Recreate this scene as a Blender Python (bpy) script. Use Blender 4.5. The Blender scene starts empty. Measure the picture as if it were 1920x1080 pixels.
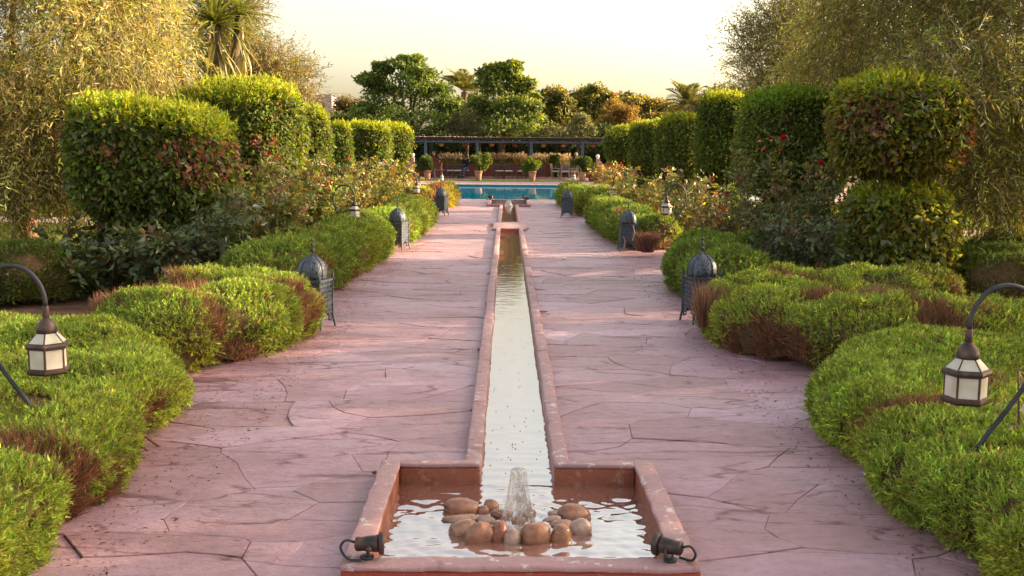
import bpy, bmesh, math, random
import numpy as np
from mathutils import Vector, Matrix
RG = np.random.default_rng(11)
random.seed(11)
PI = math.pi
rad = math.radians
scene = bpy.context.scene
COL = scene.collection

# ------------------------------------------------------------------ camera
F = 2000.0                       # focal length in photo pixels (1920 wide)
CAM = Vector((-0.066, 0.0, 1.7))
_p, _y, _r = math.atan(260 / F), math.atan(11.3 / F), rad(0.45)
_f = Vector((math.sin(_y) * math.cos(_p), math.cos(_y) * math.cos(_p), -math.sin(_p)))
_rt = Vector((math.cos(_y), -math.sin(_y), 0))
_up = _rt.cross(_f)
_rt2 = _rt * math.cos(_r) + _up * math.sin(_r)
_up2 = _up * math.cos(_r) - _rt * math.sin(_r)
cam_d = bpy.data.cameras.new('camera')
cam_d.sensor_width = 36
cam_d.lens = F / 1920 * 36
cam_d.clip_start = 0.05
cam_d.clip_end = 4000
cam = bpy.data.objects.new('camera', cam_d)
COL.objects.link(cam)
cam.matrix_world = Matrix(((_rt2.x, _up2.x, -_f.x, CAM.x), (_rt2.y, _up2.y, -_f.y, CAM.y), (_rt2.z, _up2.z, -_f.z, CAM.z), (0, 0, 0, 1)))
scene.camera = cam

# ------------------------------------------------------------------ light
SUN_EL, SUN_AZ = 17.0, 75.0      # azimuth from +Y towards +X
w = bpy.data.worlds.new('World')
scene.world = w
w.use_nodes = True
nt = w.node_tree
bg = nt.nodes['Background']
sky = nt.nodes.new('ShaderNodeTexSky')
sky.sky_type = 'NISHITA'
sky.sun_disc = False
sky.sun_elevation = rad(SUN_EL)
sky.sun_rotation = rad(SUN_AZ)
sky.air_density = 1.0
sky.dust_density = 3.9
sky.ozone_density = 1.0
hsv = nt.nodes.new('ShaderNodeHueSaturation')
hsv.inputs['Saturation'].default_value = 0.7
nt.links.new(sky.outputs[0], hsv.inputs['Color'])
warm = nt.nodes.new('ShaderNodeMixRGB')
warm.blend_type = 'MULTIPLY'
warm.inputs[0].default_value = 1.0
warm.inputs[2].default_value = (1.12, 0.995, 0.82, 1)
nt.links.new(hsv.outputs[0], warm.inputs[1])
nt.links.new(warm.outputs[0], bg.inputs['Color'])
bg.inputs['Strength'].default_value = 0.12
sd = bpy.data.lights.new('sun', 'SUN')
sd.energy = 4.0
sd.angle = rad(0.6)
sd.color = (1.0, 0.77, 0.47)
sun = bpy.data.objects.new('sun', sd)
COL.objects.link(sun)
sv = Vector((math.sin(rad(SUN_AZ)) * math.cos(rad(SUN_EL)), math.cos(rad(SUN_AZ)) * math.cos(rad(SUN_EL)), math.sin(rad(SUN_EL))))
sun.rotation_euler = sv.to_track_quat('Z', 'Y').to_euler()
sun.location = (30, 20, 20)
vs = scene.view_settings
scene.display_settings.display_device = 'sRGB'
vs.view_transform = 'Standard'
vs.look = 'None'
vs.exposure = 2.0
vs.gamma = 1.0
vs.use_curve_mapping = False
cy = scene.cycles
cy.max_bounces = 8
cy.diffuse_bounces = 4
cy.glossy_bounces = 3
cy.transmission_bounces = 6
cy.transparent_max_bounces = 8
cy.caustics_reflective = False
cy.caustics_refractive = False

# ------------------------------------------------------------------ helpers
def ray(px, py):
    return _f + _rt2 * ((px - 960) / F) - _up2 * ((py - 540) / F)

def G(px, py, z=0.0):
    d = ray(px, py)
    return CAM + d * ((z - CAM.z) / d.z)

def P(px, py, Y):
    d = ray(px, py)
    return CAM + d * ((Y - CAM.y) / d.y)

def tag(o, label=None, cat=None, group=None, kind=None):
    if label: o['label'] = label
    if cat: o['category'] = cat
    if group: o['group'] = group
    if kind: o['kind'] = kind
    return o

def root(name, loc, label, cat, group=None, rz=0.0):
    o = bpy.data.objects.new(name, None)
    COL.objects.link(o)
    o.empty_display_size = 0.2
    o.location = loc
    o.rotation_euler = (0, 0, rz)
    return tag(o, label, cat, group)

def link(name, me, mat, parent=None, loc=None):
    o = bpy.data.objects.new(name, me)
    COL.objects.link(o)
    if mat and not me.materials: me.materials.append(mat)
    if parent: o.parent = parent
    if loc is not None: o.location = loc
    return o

def copy_tree(o, parent=None):
    c = o.copy()
    COL.objects.link(c)
    c.parent = parent
    for ch in list(o.children):
        copy_tree(ch, c)
    return c

def np_mesh(name, V, Fc, tint=None, smooth=False):
    V = np.asarray(V, np.float32)
    Fc = np.asarray(Fc, np.int32)
    me = bpy.data.meshes.new(name)
    nf, k = Fc.shape
    me.vertices.add(len(V))
    me.vertices.foreach_set('co', V.ravel())
    me.loops.add(nf * k)
    me.loops.foreach_set('vertex_index', Fc.ravel())
    me.polygons.add(nf)
    me.polygons.foreach_set('loop_start', np.arange(0, nf * k, k, dtype=np.int32))
    me.polygons.foreach_set('use_smooth', np.full(nf, smooth, bool))
    me.update(calc_edges=True)
    if tint is not None:
        a = me.attributes.new('tint', 'FLOAT_COLOR', 'POINT')
        t = np.ones((len(V), 4), np.float32)
        t[:, :3] = tint
        a.data.foreach_set('color', t.ravel())
    return me

class MB:
    def __init__(s): s.v = []; s.f = []
    def add(s, vs, fs):
        o = len(s.v)
        s.v += [tuple(v) for v in vs]
        s.f += [tuple(i + o for i in f) for f in fs]
        return s
    def box(s, cx, cy, cz, sx, sy, sz, rz=0.0, taper=1.0):
        vs = []
        c, sn = math.cos(rz), math.sin(rz)
        for k, z in enumerate((-sz / 2, sz / 2)):
            t = taper if k else 1.0
            for x, y in ((-1, -1), (1, -1), (1, 1), (-1, 1)):
                X, Y = x * sx / 2 * t, y * sy / 2 * t
                vs.append((cx + X * c - Y * sn, cy + X * sn + Y * c, cz + z))
        return s.add(vs, [(3, 2, 1, 0), (4, 5, 6, 7), (0, 1, 5, 4), (1, 2, 6, 5), (2, 3, 7, 6), (3, 0, 4, 7)])
    def tube(s, pts, r, k=8, cap=True):
        pts = [Vector(p) for p in pts]
        n = len(pts)
        rs = r if isinstance(r, (list, tuple)) else [r] * n
        ref = None
        vs = []
        for i, p in enumerate(pts):
            t = (pts[min(i + 1, n - 1)] - pts[max(i - 1, 0)])
            if t.length < 1e-9: t = Vector((0, 0, 1))
            t.normalize()
            if ref is None:
                ref = t.orthogonal().normalized()
            ref = (ref - t * ref.dot(t))
            if ref.length < 1e-6: ref = t.orthogonal()
            ref.normalize()
            b = t.cross(ref)
            for j in range(k):
                a = 2 * PI * j / k
                vs.append(p + (ref * math.cos(a) + b * math.sin(a)) * rs[i])
        fs = []
        for i in range(n - 1):
            for j in range(k):
                fs.append((i * k + j, i * k + (j + 1) % k, (i + 1) * k + (j + 1) % k, (i + 1) * k + j))
        if cap:
            fs.append(tuple(reversed(range(k))))
            fs.append(tuple((n - 1) * k + j for j in range(k)))
        return s.add(vs, fs)
    def lathe(s, prof, k=16, loc=(0, 0, 0), sq=0.0, rot=0.0, M=None):
        vs = []
        n = len(prof)
        for r, z in prof:
            for j in range(k):
                a = 2 * PI * j / k + rot
                x, y = math.cos(a), math.sin(a)
                if sq:
                    q = 1.0 / max(abs(x), abs(y))
                    q = 1 + (q - 1) * sq
                    x, y = x * q, y * q
                p = Vector((r * x, r * y, z))
                if M: p = M @ p
                vs.append(p + Vector(loc))
        fs = []
        for i in range(n - 1):
            for j in range(k):
                fs.append((i * k + j, i * k + (j + 1) % k, (i + 1) * k + (j + 1) % k, (i + 1) * k + j))
        if prof[0][0] > 1e-4: fs.append(tuple(reversed(range(k))))
        if prof[-1][0] > 1e-4: fs.append(tuple((n - 1) * k + j for j in range(k)))
        return s.add(vs, fs)
    def mesh(s, name, smooth=False):
        me = bpy.data.meshes.new(name)
        me.from_pydata(s.v, [], s.f)
        if smooth: me.polygons.foreach_set('use_smooth', [True] * len(s.f))
        me.update()
        return me
    def build(s, name, mat, parent=None, smooth=False, loc=None, bevel=0.0):
        o = link(name, s.mesh(name, smooth), mat, parent, loc)
        if bevel:
            m = o.modifiers.new('bevel', 'BEVEL')
            m.width = bevel
            m.segments = 2
            m.limit_method = 'ANGLE'
        return o

def vnoise(p, seed=0):
    p = np.asarray(p, float)
    i = np.floor(p).astype(np.int64)
    f = p - i
    f = f * f * (3 - 2 * f)
    def h(dx, dy, dz):
        n = ((i[..., 0] + dx) * 374761393 + (i[..., 1] + dy) * 668265263 + (i[..., 2] + dz) * 1440662683 + seed * 362437) & 0xffffffff
        n = ((n ^ (n >> 13)) * 1274126177) & 0xffffffff
        n = ((n ^ (n >> 15)) * 2246822519) & 0xffffffff
        return ((n ^ (n >> 16)) & 0xffff) / 65535.0
    x, y, z = f[..., 0], f[..., 1], f[..., 2]
    a = h(0, 0, 0) * (1 - x) + h(1, 0, 0) * x
    b = h(0, 1, 0) * (1 - x) + h(1, 1, 0) * x
    c = h(0, 0, 1) * (1 - x) + h(1, 0, 1) * x
    d = h(0, 1, 1) * (1 - x) + h(1, 1, 1) * x
    return (a * (1 - y) + b * y) * (1 - z) + (c * (1 - y) + d * y) * z

def fbm(p, seed=0, o=3):
    t, a, s = 0, 0.5, 0
    for k in range(o):
        t = t + a * vnoise(np.asarray(p) * 2 ** k, seed + k)
        s += a
        a *= 0.5
    return t / s

def unit(a):
    return a / np.maximum(np.linalg.norm(a, axis=-1, keepdims=True), 1e-9)

def rnd(n, s=1.0):
    return RG.normal(0, s, (n, 3))

UP = np.array((0, 0, 1.0))

def leaf_geo(pos, d, nrm, L, Wd, fold=0.25, mid=0.45):
    d = unit(d)
    side = unit(np.cross(d, nrm))
    n2 = np.cross(side, d)
    L = np.broadcast_to(np.asarray(L, float), (len(pos),))[:, None]
    Wd = np.broadcast_to(np.asarray(Wd, float), (len(pos),))[:, None]
    m = pos + d * L * mid
    V = np.stack([pos, m + side * Wd / 2 + n2 * fold * Wd, pos + d * L - n2 * fold * Wd * 0.5, m - side * Wd / 2 + n2 * fold * Wd], 1)
    n = len(pos)
    return V.reshape(-1, 3), np.arange(4 * n).reshape(n, 4)

def blade_geo(pos, d, L, Wd):
    d = unit(d)
    side = unit(np.cross(d, unit(rnd(len(pos)))))
    L = np.broadcast_to(np.asarray(L, float), (len(pos),))[:, None]
    Wd = np.broadcast_to(np.asarray(Wd, float), (len(pos),))[:, None]
    V = np.stack([pos - side * Wd / 2, pos + side * Wd / 2, pos + d * L], 1)
    n = len(pos)
    return V.reshape(-1, 3), np.arange(3 * n).reshape(n, 3)

def to_tris(V, Q):
    return V, np.concatenate([Q[:, [0, 1, 2]], Q[:, [0, 2, 3]]])

def join(*parts):
    """parts: (V, faces(3), tint per vertex)"""
    Vs, Fs, Ts, o = [], [], [], 0
    for V, f, t in parts:
        Vs.append(V); Fs.append(f + o); Ts.append(t)
        o += len(V)
    return np.concatenate(Vs), np.concatenate(Fs), np.concatenate(Ts)

def jit(base, n, amt=0.25, hue=0.12):
    base = np.asarray(base, float)
    if base.ndim == 1: base = np.tile(base, (n, 1))
    b = np.exp(RG.normal(0, amt, (n, 1)))
    h = np.exp(RG.normal(0, hue, (n, 3)))
    return np.clip(base * b * h, 0.003, 0.95)

def grid_sample(PG, n, wrap=False):
    """random points with normals on a grid of points (a, b, 3)"""
    A, B = PG[:-1, :-1], PG[1:, :-1]
    C, D = PG[:-1, 1:], PG[1:, 1:]
    nr = np.cross(B - A, C - A) + np.cross(D - C, D - B)
    ar = np.linalg.norm(nr, axis=-1)
    pr = ar.ravel() / ar.sum()
    idx = RG.choice(len(pr), n, p=pr)
    u, v = RG.random((2, n, 1))
    f = lambda X: X.reshape(-1, 3)[idx]
    pos = (f(A) * (1 - u) + f(B) * u) * (1 - v) + (f(C) * (1 - u) + f(D) * u) * v
    return pos, unit(f(nr)), ar.sum() / 2

def grid_mesh(name, PG, smooth=True, tint=None):
    a, b = PG.shape[:2]
    i = np.arange(a * b).reshape(a, b)
    Q = np.stack([i[:-1, :-1], i[1:, :-1], i[1:, 1:], i[:-1, 1:]], -1).reshape(-1, 4)
    return np_mesh(name, PG.reshape(-1, 3), Q, tint, smooth)

def smooth_line(pts, step):
    pts = [np.array(p, float) for p in pts]
    if len(pts) == 2:
        Q = [pts[0] + (pts[1] - pts[0]) * t for t in np.linspace(0, 1, 40)]
    else:
        e = [2 * pts[0] - pts[1]] + pts + [2 * pts[-1] - pts[-2]]
        Q = []
        for i in range(1, len(e) - 2):
            for t in np.linspace(0, 1, 24, endpoint=False):
                a, b, c, d = e[i - 1], e[i], e[i + 1], e[i + 2]
                Q.append(0.5 * (2 * b + (c - a) * t + (2 * a - 5 * b + 4 * c - d) * t * t + (3 * b - a - 3 * c + d) * t ** 3))
        Q.append(pts[-1])
    Q = np.array(Q)
    s = np.concatenate([[0], np.cumsum(np.linalg.norm(np.diff(Q, axis=0), axis=1))])
    n = max(6, int(s[-1] / step))
    ss = np.linspace(0, s[-1], n)
    return np.stack([np.interp(ss, s, Q[:, k]) for k in range(Q.shape[1])], 1), ss

# ------------------------------------------------------------------ materials
def new_mat(name):
    m = bpy.data.materials.new(name)
    m.use_nodes = True
    t = m.node_tree
    return m, t, t.nodes['Principled BSDF'], t.nodes['Material Output']

def N(t, kind, **kw):
    n = t.nodes.new('ShaderNode' + kind)
    for k, v in kw.items():
        setattr(n, k, v)
    return n

def coords(t, world=False, scale=(1, 1, 1)):
    if world:
        o = N(t, 'NewGeometry').outputs['Position']
    else:
        o = N(t, 'TexCoord').outputs['Object']
    mp = N(t, 'Mapping')
    mp.inputs['Scale'].default_value = scale
    t.links.new(o, mp.inputs['Vector'])
    return mp.outputs[0]

def noise_tex(t, vec, scale, detail=4, rough=0.55):
    n = N(t, 'TexNoise')
    n.inputs['Scale'].default_value = scale
    n.inputs['Detail'].default_value = detail
    n.inputs['Roughness'].default_value = rough
    t.links.new(vec, n.inputs['Vector'])
    return n.outputs['Fac']

def ramp(t, fac, stops):
    r = N(t, 'ValToRGB')
    el = r.color_ramp.elements
    while len(el) < len(stops): el.new(0.5)
    for e, (p, c) in zip(el, stops):
        e.position = p
        e.color = (*c, 1) if len(c) == 3 else c
    t.links.new(fac, r.inputs['Fac'])
    return r.outputs['Color']

def mixc(t, fac, a, b, mode='MIX'):
    m = N(t, 'MixRGB', blend_type=mode)
    for k, v in ((0, fac), (1, a), (2, b)):
        if isinstance(v, bpy.types.NodeSocket): t.links.new(v, m.inputs[k])
        elif k == 0: m.inputs[0].default_value = v
        else: m.inputs[k].default_value = (*v, 1)
    return m.outputs[0]

def bump(t, h, strength, dist, normal=None):
    b = N(t, 'Bump')
    b.inputs['Strength'].default_value = strength
    b.inputs['Distance'].default_value = dist
    t.links.new(h, b.inputs['Height'])
    if normal: t.links.new(normal, b.inputs['Normal'])
    return b.outputs[0]

def pmat(name, c1, c2=None, scale=6, rough=0.6, spec=0.4, bscale=30, bstr=0.0, bdist=0.01, metal=0.0, world=False, stretch=(1, 1, 1), stops=(0.35, 0.65)):
    m, t, p, o = new_mat(name)
    v = coords(t, world, stretch)
    if c2:
        t.links.new(ramp(t, noise_tex(t, v, scale, 6, 0.6), [(stops[0], c1), (stops[1], c2)]), p.inputs['Base Color'])
    else:
        p.inputs['Base Color'].default_value = (*c1, 1)
    p.inputs['Roughness'].default_value = rough
    p.inputs['Specular IOR Level'].default_value = spec
    p.inputs['Metallic'].default_value = metal
    if bstr:
        t.links.new(bump(t, noise_tex(t, v, bscale, 6, 0.6), bstr, bdist), p.inputs['Normal'])
    return m

def leaf_mat(name, rough=0.5, spec=0.35, trans=0.35, boost=(1.25, 1.2, 0.6)):
    m, t, p, o = new_mat(name)
    a = N(t, 'Attribute', attribute_name='tint')
    t.links.new(a.outputs['Color'], p.inputs['Base Color'])
    p.inputs['Roughness'].default_value = rough
    p.inputs['Specular IOR Level'].default_value = spec
    tr = N(t, 'BsdfTranslucent')
    t.links.new(mixc(t, 1.0, a.outputs['Color'], boost, 'MULTIPLY'), tr.inputs['Color'])
    mx = N(t, 'MixShader')
    mx.inputs[0].default_value = trans
    t.links.new(p.outputs[0], mx.inputs[1])
    t.links.new(tr.outputs[0], mx.inputs[2])
    t.links.new(mx.outputs[0], o.inputs['Surface'])
    return m

M = {}
M['leaf'] = leaf_mat('leaf', 0.5, 0.35, 0.45, (1.5, 1.4, 0.5))
M['leaf_glossy'] = leaf_mat('glossy_leaf', 0.38, 0.5, 0.25)
M['needle'] = leaf_mat('needle', 0.6, 0.25, 0.35, (1.3, 1.3, 0.7))
M['olive'] = leaf_mat('olive_leaf', 0.5, 0.4, 0.35, (1.5, 1.4, 0.6))
M['petal'] = leaf_mat('petal', 0.6, 0.2, 0.4, (1.1, 1.0, 1.0))
M['core'] = pmat('inner_twigs', (0.09, 0.055, 0.03), (0.15, 0.10, 0.05), 30, 0.9, 0.1, 60, 0.6, 0.02)
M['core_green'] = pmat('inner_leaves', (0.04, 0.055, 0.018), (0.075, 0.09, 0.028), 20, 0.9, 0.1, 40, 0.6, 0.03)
M['bark'] = pmat('bark', (0.10, 0.065, 0.04), (0.21, 0.15, 0.10), 8, 0.9, 0.2, 14, 0.8, 0.03, stretch=(1, 1, 0.35))
M['bark_red'] = pmat('red_bark', (0.16, 0.07, 0.04), (0.30, 0.16, 0.10), 7, 0.9, 0.2, 12, 0.9, 0.04, stretch=(1, 1, 0.6))
M['twig'] = pmat('twig', (0.12, 0.06, 0.04), (0.22, 0.12, 0.08), 12, 0.85, 0.2)
M['iron_blue'] = pmat('blue_grey_iron', (0.045, 0.062, 0.085), (0.10, 0.122, 0.155), 14, 0.5, 0.5, 40, 0.3, 0.004, 0.35)
M['iron_dark'] = pmat('dark_iron', (0.03, 0.033, 0.04), (0.06, 0.062, 0.07), 14, 0.55, 0.5, 50, 0.3, 0.003, 0.3)
M['iron_brown'] = pmat('brown_iron', (0.045, 0.035, 0.04), (0.13, 0.075, 0.055), 18, 0.45, 0.5, 60, 0.3, 0.002, 0.5)
M['soil'] = pmat('soil', (0.10, 0.055, 0.035), (0.20, 0.115, 0.075), 5, 0.95, 0.1, 25, 0.8, 0.03, world=True)
M['terracotta'] = pmat('terracotta', (0.42, 0.20, 0.13), (0.52, 0.28, 0.19), 5, 0.8, 0.2, 30, 0.2, 0.01)
M['adobe'] = pmat('red_adobe', (0.24, 0.085, 0.07), (0.33, 0.13, 0.11), 3, 0.9, 0.1, 20, 0.3, 0.02)
M['adobe_pink'] = pmat('pink_adobe', (0.42, 0.21, 0.19), (0.50, 0.27, 0.25), 3, 0.9, 0.1, 20, 0.3, 0.02)
M['tower'] = pmat('tower_render', (0.30, 0.24, 0.23), (0.38, 0.31, 0.29), 0.6, 0.95, 0.1, 2, 0.3, 0.1)
M['slate_paint'] = pmat('slate_blue_paint', (0.055, 0.075, 0.12), (0.09, 0.11, 0.16), 5, 0.55, 0.4)
M['roof_reed'] = pmat('reed_roof', (0.20, 0.16, 0.15), (0.36, 0.29, 0.26), 9, 0.9, 0.1)
M['wood_dark'] = pmat('dark_wood', (0.045, 0.028, 0.022), (0.10, 0.065, 0.05), 8, 0.6, 0.4, stretch=(0.3, 3, 3))
M['wood_pale'] = pmat('weathered_wood', (0.30, 0.23, 0.17), (0.45, 0.36, 0.28), 8, 0.7, 0.3, stretch=(0.3, 3, 3))
M['cushion'] = pmat('cream_cushion', (0.55, 0.48, 0.40), (0.66, 0.60, 0.52), 6, 0.95, 0.1)
M['white_ball'] = pmat('white_globe', (0.75, 0.70, 0.62), None, rough=0.4)
M['orange_shade'] = pmat('woven_orange_shade', (0.50, 0.17, 0.06), (0.66, 0.27, 0.10), 20, 0.8, 0.2)
M['grass'] = leaf_mat('grass_blade', 0.6, 0.2, 0.35)
M['lawn'] = pmat('lawn_ground', (0.075, 0.11, 0.02), (0.14, 0.17, 0.035), 1.2, 0.95, 0.1, 60, 0.8, 0.03, world=True)
M['ground'] = pmat('dry_ground', (0.13, 0.10, 0.05), (0.22, 0.16, 0.09), 0.15, 0.95, 0.1, 8, 0.5, 0.05, world=True)
M['skin'] = pmat('skin', (0.32, 0.17, 0.11), None, rough=0.55)
M['hair'] = pmat('black_hair', (0.012, 0.010, 0.010), None, rough=0.5)
M['black_cloth'] = pmat('black_cloth', (0.015, 0.016, 0.02), (0.03, 0.03, 0.035), 12, 0.9, 0.2)
M['jeans'] = pmat('blue_jeans', (0.09, 0.15, 0.27), (0.14, 0.21, 0.34), 20, 0.9, 0.2)
M['pebble'] = None

def stone_mat():
    m, t, p, o = new_mat('flagstone')
    v = coords(t, True, (0.8, 1.15, 1))
    oi = N(t, 'ObjectInfo').outputs['Random']
    big = noise_tex(t, v, 0.7, 5, 0.6)
    mid = noise_tex(t, v, 3.2, 6, 0.65)
    c = ramp(t, big, [(0.3, (0.41, 0.225, 0.245)), (0.5, (0.51, 0.305, 0.345)), (0.7, (0.58, 0.395, 0.455))])
    c2 = ramp(t, mid, [(0.32, (0.86, 0.83, 0.82)), (0.6, (1.04, 1.03, 1.04))])
    c = mixc(t, 1.0, c, c2, 'MULTIPLY')
    rr = ramp(t, oi, [(0.0, (0.84, 0.80, 0.79)), (0.35, (1.0, 0.97, 0.95)), (0.7, (1.02, 1.03, 1.05)), (1.0, (1.13, 1.16, 1.22))])
    c = mixc(t, 1.0, c, rr, 'MULTIPLY')
    pale = ramp(t, noise_tex(t, v, 1.7, 8, 0.7), [(0.60, (0, 0, 0)), (0.72, (0.5, 0.5, 0.5))])
    c = mixc(t, pale, c, (0.54, 0.40, 0.42))
    # cleft layers: stepped noise
    K = 22
    n = noise_tex(t, v, 0.9, 8, 0.62)
    mu = N(t, 'Math', operation='MULTIPLY'); mu.inputs[1].default_value = K
    t.links.new(n, mu.inputs[0])
    fl = N(t, 'Math', operation='FLOOR'); t.links.new(mu.outputs[0], fl.inputs[0])
    fr = N(t, 'Math', operation='FRACT'); t.links.new(mu.outputs[0], fr.inputs[0])
    crack = ramp(t, fr.outputs[0], [(0.0, (0.50, 0.40, 0.39)), (0.025, (0.78, 0.72, 0.71)), (0.06, (1, 1, 1))])
    gate = ramp(t, noise_tex(t, v, 2.0, 4), [(0.44, (0, 0, 0)), (0.54, (1, 1, 1))])
    c = mixc(t, gate, c, mixc(t, 1.0, c, crack, 'MULTIPLY'))
    # short hair cracks
    v2 = coords(t, True, (0.42, 1.5, 1))
    nz = N(t, 'TexNoise'); nz.inputs['Scale'].default_value = 2.4; nz.inputs['Detail'].default_value = 5
    t.links.new(v2, nz.inputs['Vector'])
    dv2 = N(t, 'VectorMath', operation='MULTIPLY_ADD'); dv2.inputs[1].default_value = (0.55, 0.55, 0); 
    t.links.new(nz.outputs['Color'], dv2.inputs[0]); t.links.new(v2, dv2.inputs[2])
    vo = N(t, 'TexVoronoi', feature='DISTANCE_TO_EDGE'); vo.inputs['Scale'].default_value = 1.9
    t.links.new(dv2.outputs[0], vo.inputs['Vector'])
    gate2 = ramp(t, noise_tex(t, v2, 2.6, 4, 0.6), [(0.43, (0, 0, 0)), (0.52, (1, 1, 1))])
    lines = ramp(t, vo.outputs['Distance'], [(0.0, (0.42, 0.32, 0.31)), (0.010, (0.65, 0.56, 0.55)), (0.03, (1, 1, 1))])
    c = mixc(t, gate2, c, mixc(t, 1.0, c, lines, 'MULTIPLY'))
    vo3 = N(t, 'TexVoronoi', feature='DISTANCE_TO_EDGE'); vo3.inputs['Scale'].default_value = 4.6
    t.links.new(dv2.outputs[0], vo3.inputs['Vector'])
    gate3 = ramp(t, noise_tex(t, v2, 4.1, 4, 0.6), [(0.52, (0, 0, 0)), (0.60, (1, 1, 1))])
    lines3 = ramp(t, vo3.outputs['Distance'], [(0.0, (0.46, 0.36, 0.35)), (0.012, (0.7, 0.62, 0.61)), (0.035, (1, 1, 1))])
    c = mixc(t, gate3, c, mixc(t, 1.0, c, lines3, 'MULTIPLY'))
    c = mixc(t, 1.0, c, ramp(t, noise_tex(t, v, 14, 8, 0.75), [(0.33, (0.84, 0.81, 0.80)), (0.52, (1, 1, 1)), (0.68, (1.10, 1.10, 1.12))]), 'MULTIPLY')
    t.links.new(c, p.inputs['Base Color'])
    dv = N(t, 'Math', operation='DIVIDE'); dv.inputs[1].default_value = K
    t.links.new(fl.outputs[0], dv.inputs[0])
    b1 = bump(t, dv.outputs[0], 0.8, 0.09)
    b2 = bump(t, noise_tex(t, v, 7, 9, 0.72), 0.75, 0.035, b1)
    b3 = bump(t, noise_tex(t, v, 50, 4, 0.6), 0.3, 0.006, b2)
    t.links.new(b3, p.inputs['Normal'])
    rg = ramp(t, mid, [(0.3, (0.34, 0.34, 0.34)), (0.7, (0.60, 0.60, 0.60))])
    t.links.new(rg, p.inputs['Roughness'])
    p.inputs['Specular IOR Level'].default_value = 0.55
    return m
M['flag'] = stone_mat()
M['mortar'] = pmat('mortar', (0.31, 0.175, 0.17), (0.44, 0.28, 0.27), 4, 0.95, 0.15, 40, 0.7, 0.01, world=True)

def plaster_mat(name, paint, worn, dirt, hi):
    m, t, p, o = new_mat(name)
    v = coords(t, True)
    c = ramp(t, noise_tex(t, v, 3.0, 6, 0.6), [(0.3, paint), (0.7, tuple(x * 1.15 for x in paint))])
    c = mixc(t, ramp(t, noise_tex(t, v, 9, 8, 0.7), [(0.52, (0, 0, 0)), (0.66, (0.75, 0.75, 0.75))]), c, worn)
    c = mixc(t, ramp(t, noise_tex(t, v, 5.5, 7, 0.7), [(0.56, (0, 0, 0)), (0.64, (0.75, 0.75, 0.75))]), c, dirt)
    c = mixc(t, ramp(t, noise_tex(t, v, 14, 6, 0.75), [(0.575, (0, 0, 0)), (0.63, (0.85, 0.85, 0.85))]), c, hi)
    t.links.new(c, p.inputs['Base Color'])
    t.links.new(bump(t, noise_tex(t, v, 16, 8, 0.7), 0.8, 0.02), p.inputs['Normal'])
    p.inputs['Roughness'].default_value = 0.6
    p.inputs['Specular IOR Level'].default_value = 0.4
    return m
M['rim'] = plaster_mat('worn_pink_plaster', (0.43, 0.245, 0.25), (0.49, 0.32, 0.33), (0.27, 0.14, 0.12), (0.74, 0.65, 0.65))
M['basin_red'] = plaster_mat('red_painted_plaster', (0.34, 0.06, 0.035), (0.40, 0.10, 0.06), (0.22, 0.055, 0.035), (0.42, 0.16, 0.11))
M['basin_wall'] = plaster_mat('wet_red_plaster', (0.30, 0.09, 0.05), (0.36, 0.14, 0.09), (0.15, 0.05, 0.03), (0.40, 0.20, 0.15))
M['coping'] = pmat('pale_coping_stone', (0.50, 0.38, 0.36), (0.60, 0.47, 0.45), 4, 0.7, 0.3, 30, 0.2, 0.01, world=True)
M['deck'] = pmat('pink_deck_stone', (0.36, 0.22, 0.22), (0.45, 0.29, 0.29), 1.5, 0.7, 0.3, 12, 0.4, 0.02, world=True)
M['pool_tile'] = pmat('pool_tile', (0.02, 0.18, 0.30), (0.03, 0.24, 0.38), 3, 0.5, 0.4)

def water_mat(name, col, ior, rough, bscale, bstr, tint=(1, 1, 1)):
    m, t, p, o = new_mat(name)
    v = coords(t, True, (0.6, 1, 1))
    nb = bump(t, noise_tex(t, v, bscale, 3, 0.5), bstr, 0.02)
    df = N(t, 'BsdfDiffuse'); df.inputs['Color'].default_value = (*col, 1)
    gl = N(t, 'BsdfGlossy'); gl.inputs['Roughness'].default_value = rough
    gl.inputs['Color'].default_value = (*tint, 1)
    fr = N(t, 'Fresnel'); fr.inputs['IOR'].default_value = ior
    mx = N(t, 'MixShader')
    for n in (gl, fr): t.links.new(nb, n.inputs['Normal'])
    t.links.new(fr.outputs[0], mx.inputs[0])
    t.links.new(df.outputs[0], mx.inputs[1])
    t.links.new(gl.outputs[0], mx.inputs[2])
    t.links.new(mx.outputs[0], o.inputs['Surface'])
    return m
M['water'] = water_mat('shallow_water', (0.26, 0.115, 0.085), 9.0, 0.03, 9, 0.10)
M['pool_water'] = water_mat('pool_water', (0.0, 0.17, 0.31), 1.22, 0.02, 3, 0.06)

def glass_mat(name, col, rough=0.35):
    m, t, p, o = new_mat(name)
    v = coords(t)
    t.links.new(ramp(t, noise_tex(t, v, 9, 4), [(0.35, tuple(x * y_ for x, y_ in zip(col, (0.74, 0.68, 0.56)))), (0.65, col)]), p.inputs['Base Color'])
    p.inputs['Roughness'].default_value = rough
    p.inputs['Specular IOR Level'].default_value = 0.6
    tr = N(t, 'BsdfTranslucent'); tr.inputs['Color'].default_value = (*col, 1)
    mx = N(t, 'MixShader'); mx.inputs[0].default_value = 0.3
    t.links.new(p.outputs[0], mx.inputs[1]); t.links.new(tr.outputs[0], mx.inputs[2])
    t.links.new(mx.outputs[0], o.inputs['Surface'])
    return m
M['frost'] = glass_mat('frosted_glass', (0.90, 0.87, 0.80))

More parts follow.
